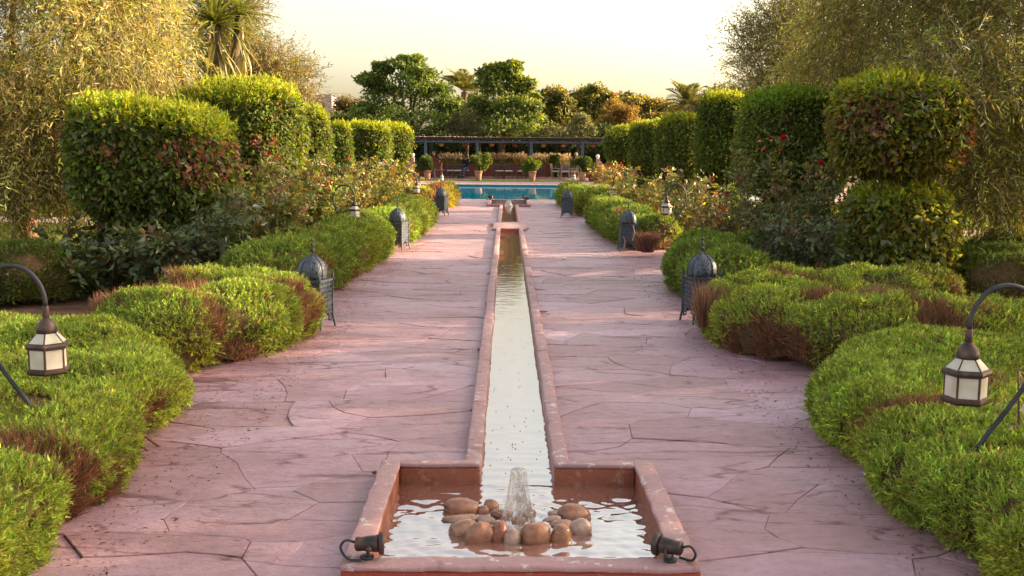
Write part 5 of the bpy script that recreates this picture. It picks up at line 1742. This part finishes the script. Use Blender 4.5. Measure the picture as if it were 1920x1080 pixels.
# ---- basin spotlights
def make_spot():
    r = root('spotlight', (0, 0, 0), 'x', 'spotlight', 'small spotlights on the basin corners')
    Mx = Matrix.Rotation(PI / 2, 3, 'Y')
    up = (0, 0, 0.058)
    MB().lathe([(0.020, -0.055), (0.027, -0.052), (0.029, -0.035), (0.027, -0.030), (0.030, -0.01), (0.033, 0.02), (0.036, 0.04)], 18, up, M=Mx).build('body', M['iron_brown'], r, True)
    MB().lathe([(0.036, 0.038), (0.045, 0.042), (0.047, 0.052), (0.045, 0.060), (0.038, 0.060), (0.036, 0.05)], 20, up, M=Mx).build('rim', M['iron_brown'], r, True)
    MB().lathe([(0.037, 0.049), (0.0005, 0.051)], 18, up, M=Mx).build('lens', M['frost'], r, True)
    b = MB()
    for k in range(8):
        a = k * PI / 4
        b.box(-0.056, 0.012 * math.cos(a), 0.058 + 0.012 * math.sin(a), 0.004, 0.004, 0.004)
    b.build('vent_stud', M['iron_dark'], r)
    b = MB()
    b.tube([(0.0, -0.034, 0.058), (-0.002, -0.038, 0.03), (-0.008, -0.02, 0.006), (-0.008, 0.02, 0.006), (-0.002, 0.038, 0.03), (0.0, 0.034, 0.058)], 0.006, 6)
    b.lathe([(0.028, 0.0), (0.028, 0.008), (0.01, 0.012)], 12, (-0.008, 0, 0))
    b.build('bracket', M['iron_dark'], r, True)
    MB().lathe([(0.012, 0), (0.014, 0.006), (0.010, 0.014), (0.001, 0.016)], 10, (0.0, -0.036, 0.05), M=Matrix.Rotation(PI / 2, 3, 'X')).build('knob', M['iron_brown'], r, True)
    ln, _ = smooth_line([(-0.055, 0, 0.065), (-0.09, 0.0, 0.075), (-0.112, 0.0, 0.05), (-0.10, -0.01, 0.02), (-0.075, -0.03, 0.006), (-0.03, -0.04, 0.005)], 0.01)
    MB().tube([tuple(p) for p in ln], 0.0055, 7).build('cable', M['iron_dark'], r, True)
    return r
sp_ = make_spot()
for i, (x, y, rz, lb) in enumerate(((-0.605, 4.085, 0.10, 'bronze spotlight on the front left corner of the near basin, aimed at the jet'),
                                    (0.590, 4.075, PI - 0.55, 'bronze spotlight on the front right corner of the near basin, seen from behind'),
                                    (-0.59, 34.58, -0.5, 'tiny dark spotlight on the far left corner of the T-shaped basin by the pool'),
                                    (0.56, 34.58, PI + 0.5, 'tiny dark spotlight on the far right corner of the T-shaped basin by the pool'))):
    o = sp_ if i == 0 else copy_tree(sp_)
    o.location = (x, y, 0.080)
    o.rotation_euler = (0, 0, rz)
    if i > 1: o.scale = (1.6, 1.6, 1.6)
    o['label'] = lb

# ---- river stones in the basin
def pebble(label, px, py, wpx, hpx, tilt, seed, lift=0.3):
    k = 0.00250
    rx, rz = wpx * k / 2 * 1.02, hpx * k / 2 * 1.02
    ry = (rx + rz) / 2 * 0.85
    c = G(px, py, WZ + rz * lift)
    bm = bmesh.new()
    bmesh.ops.create_icosphere(bm, subdivisions=3, radius=1)
    co = np.array([v.co[:] for v in bm.verts])
    co = np.sign(co) * np.abs(co) ** 0.92
    nz = (fbm(co * 1.3 + seed * 3.1, seed, 2) - 0.5)[:, None]
    co = co * (1 + 0.34 * nz) * np.array((rx, ry, rz))
    for v, p in zip(bm.verts, co): v.co = p
    me = bpy.data.meshes.new('river_stone')
    bm.to_mesh(me); bm.free()
    me.polygons.foreach_set('use_smooth', [True] * len(me.polygons))
    o = link('river_stone', me, M['pebble'], None, c)
    o.rotation_euler = (random.uniform(-.15, .15), tilt, random.uniform(-.2, .2))
    tag(o, label, 'stone', 'river stones around the near fountain jet')
PEB = [(865, 952, 68, 34, 0.05, 'large smooth brown stone at the back left of the stone ring'),
       (864, 973, 66, 17, -0.05, 'long thin reddish stone under the large back left stone'),
       (869, 993, 54, 36, -0.15, 'pale rounded stone at the left end of the ring front'),
       (898, 1004, 56, 42, -0.55, 'slanting oval stone second along the ring front from the left'),
       (934, 1002, 32, 50, 0.25, 'narrow upright stone third along the ring front from the left'),
       (960, 1010, 30, 34, 0, 'small dark egg-shaped stone in the middle of the ring front'),
       (1005, 1005, 58, 46, 0.1, 'broad reddish stone right of centre in the ring front'),
       (1051, 1005, 38, 42, 0.3, 'shiny grey-topped stone right of the broad reddish stone'),
       (1089, 991, 42, 38, -0.5, 'pale angular stone at the right end of the ring front'),
       (1077, 964, 62, 36, 0.18, 'large smooth brown stone at the back right of the stone ring'),
       (1062, 985, 54, 16, 0.1, 'long flat stone under the large back right stone'),
       (921, 949, 30, 26, 0.3, 'small round brown stone left behind the jet'),
       (906, 957, 24, 18, 0, 'small pale stone wedged beside the large back left stone'),
       (940, 964, 42, 16, 0.1, 'low brown stone just behind the jet on its left'),
       (988, 964, 36, 18, -0.1, 'low brown stone just behind the jet on its right'),
       (1034, 974, 36, 12, -0.3, 'flat dark stone between the jet and the back right stones'),
       (912, 975, 40, 13, 0.1, 'flat wet stone between the jet and the back left stones'),
       (1040, 963, 26, 12, 0.0, 'tiny pinkish stone beside the large back right stone')]
for i, p in enumerate(PEB):
    pebble(p[5], p[0], p[1], p[2], p[3], p[4], i + 1)

# ---- jets
def jet(label, x, y, ztop, rb, rt0, near):
    r = root('fountain_jet', (x, y, WZ), label, 'fountain jet')
    h = ztop - WZ
    na, nh = 40, 22
    PG = np.zeros((nh + 5, na + 1, 3))
    for i in range(nh + 5):
        for j in range(na + 1):
            a = 2 * PI * (j % na) / na
            if i < nh:
                t = i / (nh - 1)
                rr = rb + (rt0 - rb) * t ** 0.75
                z = h * 0.94 * t
            else:
                t2 = (i - nh + 1) / 5
                rr = rt0 * math.cos(t2 * PI / 2 * 0.98); z = h * (0.94 + 0.06 * math.sin(t2 * PI / 2))
            nn = float(vnoise(np.array([[math.cos(a) * 3.2, math.sin(a) * 3.2, z / h * 0.9]]), 5)[0] - 0.5) + 0.5 * float(vnoise(np.array([[math.cos(a) * 9, math.sin(a) * 9, z / h * 1.2]]), 7)[0] - 0.5)
            rr *= 1 + 0.26 * nn
            PG[i, j] = (rr * math.cos(a), rr * math.sin(a), z + (0.02 * h * nn if i >= nh - 2 else 0))
    PG[:, -1] = PG[:, 0]
    link('water_bell', grid_mesh('water_bell', PG), M['jet'], r)
    b = MB()
    b.tube([(0.004 * math.sin(i * 1.7), 0.004 * math.cos(i), h * 0.97 * i / 14) for i in range(15)], [rb * 0.16 * (1 + 0.25 * math.sin(i * 2.3)) for i in range(15)], 9)
    b.build('water_stream', M['jet'], r, True)
    MB().lathe([(rb * 0.42, -0.04), (rb * 0.42, 0.012), (rb * 0.34, 0.018), (rb * 0.3, 0.006), (0.001, 0.006)], 14).build('nozzle', M['terracotta'], r, True)
    b = MB()
    rg = random.Random(3)
    for _ in range(90 if near else 12):
        a = rg.random() * 6.28
        t = rg.random()
        rr = rb * rg.uniform(0.4, 1.7)
        z = h * (1.05 * t if rr < rb else 0.25 * t)
        s = rg.uniform(0.0015, 0.0045) * (1 if near else 2)
        b.lathe([(0.0003, -s), (s * .8, -s * .5), (s, 0), (s * .8, s * .5), (0.0003, s)], 6, (rr * math.cos(a), rr * math.sin(a), z))
    tag(b.build('droplets', M['frost'], r, True), kind='stuff')
    return r
ztop = P(966, 877, JET[1]).z
jet('bubbling bell-shaped water jet rising from the ring of stones in the near basin', 0.0, JET[1], ztop, 0.080, 0.034, True)
q = G(954, 386, 0.0)
jet('short white water jet in the far T-shaped basin by the pool', q.x, 32.9, P(954, 375, 32.9).z, 0.13, 0.06, False)

# ---- scrap on the path
q = G(1058, 484, 0.01)
MB().box(0, 0, 0, 0.075, 0.11, 0.004, 0.2).build('paper_scrap', M['white_ball'], None, loc=(q.x, q.y, 0.012), bevel=0.001)
tag(bpy.data.objects['paper_scrap'], 'small white paper scrap lying on the right side of the path', 'paper')
# fallen leaves and crumbs along the hedge feet
n = 4200
s = RG.choice([-1, 1], n)
pp = np.stack([s * (1.55 + np.abs(RG.normal(0.30, 0.28, n))), RG.uniform(3.5, 22, n), np.full(n, 0.006)], 1)
V, Q = leaf_geo(pp, rnd(n) * np.array((1, 1, 0.12)), np.tile(UP, (n, 1)) + rnd(n, 0.2), RG.uniform(0.012, 0.04, n), RG.uniform(0.004, 0.012, n), 0.2)
tag(link('fallen_leaves', np_mesh('fallen_leaves', V, Q, np.repeat(jit((0.17, 0.10, 0.055), n, 0.4, 0.15), 4, 0)), M['needle']), kind='stuff')

# ---- pots
def pot(label, px, d, h, wpx_f, ytop_px, seed, hue):
    x = P(px, 330, d).x
    r = root('potted_shrub', (x, d, 0), label, 'potted plant', 'terracotta pots with shrubs by the pool')
    MB().lathe([(0.13, -0.005), (0.145, 0.0), (0.185, h * 0.6), (0.20, h * 0.86), (0.225, h * 0.88), (0.225, h), (0.19, h), (0.185, h - 0.05), (0.001, h - 0.05)], 20).build('pot', M['terracotta'], r, True)
    zt = P(px, ytop_px, d).z
    n = 2600
    R_ = wpx_f * d / F / 2
    bl = [(random.gauss(0, R_ * 0.48), random.gauss(0, R_ * 0.4), random.uniform(h + 0.12, zt - 0.15), R_ * random.uniform(0.25, 0.5), R_ * 0.4, random.uniform(0.13, 0.24)) for _ in range(12)]
    pos, u, idx = pts_in_blobs(bl, n, 0.2)
    V, Q = leaf_geo(pos, u + rnd(n, .6), rnd(n, .6) + UP, 0.12, 0.07, 0.15)
    V, f = to_tris(V, Q)
    tag(link('foliage', np_mesh('foliage', V, f, np.repeat(jit(hue, n, 0.3, 0.1), 4, 0)), M['leaf'], r), kind='stuff')
    b = MB()
    for q_ in bl: b.tube([(0, 0, h - 0.06), (q_[0] * 0.4, q_[1] * 0.4, (h + q_[2]) / 2), q_[:3]], [0.025, 0.018, 0.008], 5)
    b.build('stem', M['bark'], r)
PD = 59.0
pot('terracotta pot with a dark wide shrub, leftmost of the pots by the pool', 801, PD, 0.52, 36, 290, 1, (0.065, 0.095, 0.03))
pot('terracotta pot with a large yellow-green shrub left of the middle table', 897, PD, 0.52, 38, 288, 2, (0.11, 0.15, 0.035))
pot('terracotta pot with a shrub spilling bright yellow leaves over its right side', 998, PD, 0.52, 32, 295, 3, (0.13, 0.18, 0.03))
pot('terracotta pot with a round green shrub, rightmost of the pots by the pool', 1092, PD, 0.50, 36, 296, 4, (0.09, 0.13, 0.035))

# ---- hanging lamp shades under the pergola
def shade(label, px, py, d):
    q = P(px, py, d)
    r = root('hanging_lamp', (q.x, q.y, q.z), label, 'lamp', 'woven orange lamps hanging under the pergola')
    rr = 0.15
    prof = [(0.04, rr * 0.62)] + [(rr * math.cos(t), rr * 0.7 * math.sin(t)) for t in (0.9, 0.55, 0.2, -0.15, -0.5, -0.85, -1.2)] + [(0.03, -rr * 0.66)]
    MB().lathe(prof[::-1], 16).build('shade', M['orange_shade'], r, True)
    b = MB()
    for z, ra in ((rr * 0.4, rr * 0.85), (0.0, rr * 1.01), (-rr * 0.4, rr * 0.85)):
        b.tube([((ra) * math.cos(a), (ra) * math.sin(a), z) for a in np.linspace(0, 2 * PI, 17)], 0.006, 4, False)
    b.build('hoop', M['twig'], r)
    MB().tube([(0, 0, rr * 0.6), (0, 0, 2.26 - q.z)], 0.006, 5).build('cord', M['iron_dark'], r)
names = ['leftmost', 'second from the left', 'third from the left', 'fourth from the left', 'fifth from the left', 'sixth from the left', 'seventh from the left', 'rightmost']
for i, (px, back) in enumerate(((779, 1), (828, 0), (872, 1), (922, 0), (965, 1), (1019, 0), (1056, 0), (1112, 1))):
    shade('woven orange lamp hanging under the pergola, %s of the eight' % names[i], px, 271.5 if i < 4 else 273, 66.2 if back else 62.95)

# ---- terrace furniture
def make_table(L):
    r = root('garden_table', (0, 0, 0), 'x', 'table', 'dark wooden tables on the terrace')
    b = MB()
    for i in range(6):
        MB().box(0, -0.375 + 0.15 * i, 0.70, L, 0.14, 0.035).build('plank', M['wood_dark'], r, bevel=0.005)
    for sx in (-1, 1):
        for sy in (-1, 1):
            MB().tube([(sx * (L / 2 - 0.18), sy * 0.36, 0), (sx * (L / 2 - 0.22), sy * 0.30, 0.682)], 0.035, 6).build('leg', M['wood_dark'], r)
        MB().box(sx * (L / 2 - 0.22), 0, 0.64, 0.06, 0.74, 0.07).build('crossbar', M['wood_dark'], r)
    MB().box(0, 0, 0.28, L - 0.5, 0.05, 0.07).build('stretcher', M['wood_dark'], r)
    return r
def make_chair(wood, name='garden_chair'):
    r = root(name, (0, 0, 0), 'x', 'chair', 'cushioned chairs around the terrace tables')
    for i in range(4):
        MB().box(0, -0.18 + 0.12 * i, 0.40, 0.48, 0.105, 0.022).build('seat_slat', wood, r)
    MB().box(0, 0, 0.445, 0.47, 0.46, 0.065).build('cushion', M['cushion'], r, bevel=0.02)
    for sx in (-1, 1):
        MB().box(sx * 0.235, -0.2, 0.30, 0.045, 0.045, 0.60).build('leg', wood, r)
        MB().tube([(sx * 0.235, 0.22, 0), (sx * 0.235, 0.22, 0.42), (sx * 0.235, 0.29, 0.90)], 0.026, 6).build('leg', wood, r)
        MB().box(sx * 0.235, 0.02, 0.615, 0.06, 0.50, 0.03).build('arm', wood, r)
    for i in range(5):
        MB().box(-0.16 + 0.08 * i, 0.265, 0.66, 0.035, 0.02, 0.36).build('back_slat', wood, r)
    MB().box(0, 0.285, 0.86, 0.46, 0.03, 0.07).build('top_rail', wood, r)
    return r
def tx(px, Y): return P(px, 325, Y).x
TYY = 64.0
t0 = make_table(1.75)
for i, (px, L, lb) in enumerate(((957, 1.75, 'dark wooden table in the middle of the terrace between two potted shrubs'), (855, 1.0, 'dark wooden table on the left of the terrace beside the seated person'), (1058, 1.0, 'dark wooden table on the right of the terrace with pale chairs around it'))):
    o = t0 if i == 0 else copy_tree(t0)
    o.location = (tx(px, TYY), TYY, 0)
    o.scale = (L / 1.75, 1, 1)
    o['label'] = lb
cd, cp = make_chair(M['wood_dark']), make_chair(M['wood_pale'])
used = {id(cd): False, id(cp): False}
chs = [(cd, 936, 63.1, 0.25, 'dark chair with cream cushion at the left end of the middle table'), (cd, 954, 63.0, 0.0, 'dark chair with cream cushion in front of the middle of the middle table'), (cd, 979, 63.1, -0.2, 'dark chair with cream cushion at the right end of the middle table'),
       (cd, 845, 63.1, 0.1, 'dark chair with cream cushion left of the left table'), (cd, 858, 62.9, -0.1, 'dark chair with cream cushion in front of the left table'), (cd, 871, 63.9, 0.4, 'dark chair the seated person sits on'),
       (cp, 1042, 63.3, 1.3, 'pale wooden chair at the left end of the right table'), (cp, 1060, 63.0, 0.0, 'pale wooden chair in front of the right table'), (cp, 1075, 63.4, -1.3, 'pale wooden chair at the right end of the right table')]
for src, px, Y, rz, lb in chs:
    if not used[id(src)]:
        o = src; used[id(src)] = True
    else: o = copy_tree(src)
    o.location = (tx(px, Y), Y, 0)
    o.rotation_euler = (0, 0, rz)
    o['label'] = lb
r = root('garden_bench', (tx(821, 63.4), 63.4, 0), 'long low bench with a pale grey top right of the leftmost pot', 'bench')
for i in range(3): MB().box(0, -0.13 + 0.13 * i, 0.46, 0.86, 0.12, 0.035).build('seat_slat', M['wood_pale'], r)
for sx in (-1, 1):
    for sy in (-1, 1): MB().box(sx * 0.36, sy * 0.13, 0.22, 0.045, 0.045, 0.44).build('leg', M['iron_dark'], r)
r = root('folding_chair', (tx(1016, 64.5), 64.5, 0), 'grey folding chair with crossed legs leaning by the red wall, left of the right table', 'chair')
for sy in (-0.2, 0.2):
    MB().tube([(-0.28, sy, 0), (0.22, sy, 0.80)], 0.022, 6).build('leg', M['iron_blue'], r)
    MB().tube([(0.28, sy, 0), (-0.14, sy, 0.62)], 0.022, 6).build('leg', M['iron_blue'], r)
MB().box(0.0, 0, 0.43, 0.34, 0.42, 0.03).build('seat', M['iron_blue'], r)
MB().tube([(0.22, -0.2, 0.80), (0.22, 0.2, 0.80)], 0.022, 6).build('top_rail', M['iron_blue'], r)
# low green plants left of the pots
def low_plant(label, px, d, wpx, h, hue):
    x = tx(px, d); W_ = wpx * d / F
    r = root('low_shrub', (x, d, 0), label, 'shrub')
    n = 2200
    pos = np.stack([RG.uniform(-W_ / 2, W_ / 2, n), RG.normal(0, .25, n), RG.random(n) ** 0.7 * h], 1)
    V, Q = leaf_geo(pos, rnd(n) + UP * .5, rnd(n) + UP, 0.12, 0.06, 0.15)
    V, f = to_tris(V, Q)
    tag(link('foliage', np_mesh('foliage', V, f, np.repeat(jit(hue, n, 0.3, 0.1), 4, 0)), M['leaf'], r), kind='stuff')
    b = MB()
    for i in range(7): b.tube([(-W_ / 2 + W_ * (i + .5) / 7, 0, -0.02), (-W_ / 2 + W_ * (i + .5) / 7, 0, h * 0.7)], 0.02, 5)
    b.build('stem', M['bark'], r)
low_plant('low bright green shrub left of the leftmost pot under the pink stepped wall', 766, 59.2, 32, 0.42, (0.08, 0.15, 0.03))
low_plant('dark bushy plant on the red wall left of the right table', 1040, 67.0, 16, 1.35, (0.06, 0.09, 0.025))
low_plant('small reddish flowering plant right of the rightmost pot', 1114, 59.5, 16, 0.45, (0.22, 0.10, 0.06))

# ---- seated person
def skin_mesh(name, verts, edges, radii, mat, parent, sub=1):
    me = bpy.data.meshes.new(name)
    me.from_pydata(verts, edges, [])
    o = link(name, me, mat, parent)
    m = o.modifiers.new('skin', 'SKIN')
    if not me.skin_vertices: me.skin_vertices.new()
    for i, rr in enumerate(radii):
        me.skin_vertices[0].data[i].radius = rr if isinstance(rr, tuple) else (rr, rr)
    me.skin_vertices[0].data[0].use_root = True
    m.use_smooth_shade = True
    s = o.modifiers.new('sub', 'SUBSURF'); s.levels = sub; s.render_levels = sub
    return o
Y = 63.85
pr = root('person', (tx(873, Y), Y, 0.02), 'person in a black jacket and blue jeans sitting beside the left table', 'person', rz=-0.5)
bv = [(0, 0, .52), (0, .02, .72), (0, .0, .93), (0, -.05, 1.06), (0, -.07, 1.13), (0, -.09, 1.22), (0, -.08, 1.31)]
be = [(0, 1), (1, 2), (2, 3), (3, 4), (4, 5), (5, 6)]
br = [(.13, .10), (.12, .09), (.15, .10), (.06, .06), (.05, .055), (.075, .09), (.06, .075)]
for s in (-1, 1):
    i = len(bv)
    bv += [(s * .18, -.01, 1.0), (s * .24, -.10, .77), (s * .14, -.33, .74), (s * .11, -.41, .745)]
    be += [(2, i), (i, i + 1), (i + 1, i + 2), (i + 2, i + 3)]
    br += [.06, .042, .03, .026]
    for k in range(4):
        j = len(bv)
        bv += [(s * (.085 + .018 * k), -.46, .74), (s * (.083 + .018 * k), -.49 - .006 * (k % 2), .722)]
        be += [(i + 3, j), (j, j + 1)]; br += [.009, .007]
    j = len(bv)
    bv += [(s * .08, -.42, .755)]; be += [(i + 3, j)]; br += [.010]
    i = len(bv)
    bv += [(s * .10, -.04, .50), (s * .13, -.43, .51), (s * .14, -.47, .10), (s * .145, -.60, .045)]
    be += [(0, i), (i, i + 1), (i + 1, i + 2), (i + 2, i + 3)]
    br += [.09, .065, .045, .04]
skin_mesh('body', bv, be, br, M['skin'], pr)
jv = [(0, 0, .55), (0, .02, .74), (0, .0, .94), (0, -.04, 1.04)]; je = [(0, 1), (1, 2), (2, 3)]; jr = [(.165, .13), (.15, .12), (.175, .125), (.08, .08)]
for s in (-1, 1):
    i = len(jv)
    jv += [(s * .185, -.01, 1.0), (s * .245, -.10, .77), (s * .155, -.30, .742)]; je += [(2, i), (i, i + 1), (i + 1, i + 2)]; jr += [.078, .058, .045]
skin_mesh('jacket', jv, je, jr, M['black_cloth'], pr)
gv, ge, gr = [(0, 0, .52)], [], [(.15, .12)]
for s in (-1, 1):
    i = len(gv)
    gv += [(s * .10, -.05, .51), (s * .13, -.43, .515), (s * .14, -.47, .13)]; ge += [(0, i), (i, i + 1), (i + 1, i + 2)]; gr += [.10, .08, .062]
skin_mesh('jeans', gv, ge, gr, M['jeans'], pr)
for s in (-1, 1):
    MB().box(s * .145, -.54, .04, .09, .24, .08).build('shoe', M['black_cloth'], pr, bevel=0.02)
b = MB().lathe([(0.001, 1.36), (0.05, 1.35), (0.085, 1.31), (0.095, 1.26), (0.085, 1.19), (0.06, 1.13)][::-1], 14, (0, -.055, 0))
b.build('hair', M['hair'], pr, True)
b = MB()
for s in (-1, 1):
    b.lathe([(0.001, -.01), (.010, 0), (.001, .01)], 8, (s * .03, -.178, 1.245))
b.build('eye', M['hair'], pr)
MB().add([(-.012, -.175, 1.205), (.012, -.175, 1.205), (0, -.198, 1.208), (0, -.178, 1.245)], [(0, 2, 3), (2, 1, 3), (0, 1, 2)]).build('nose', M['skin'], pr)
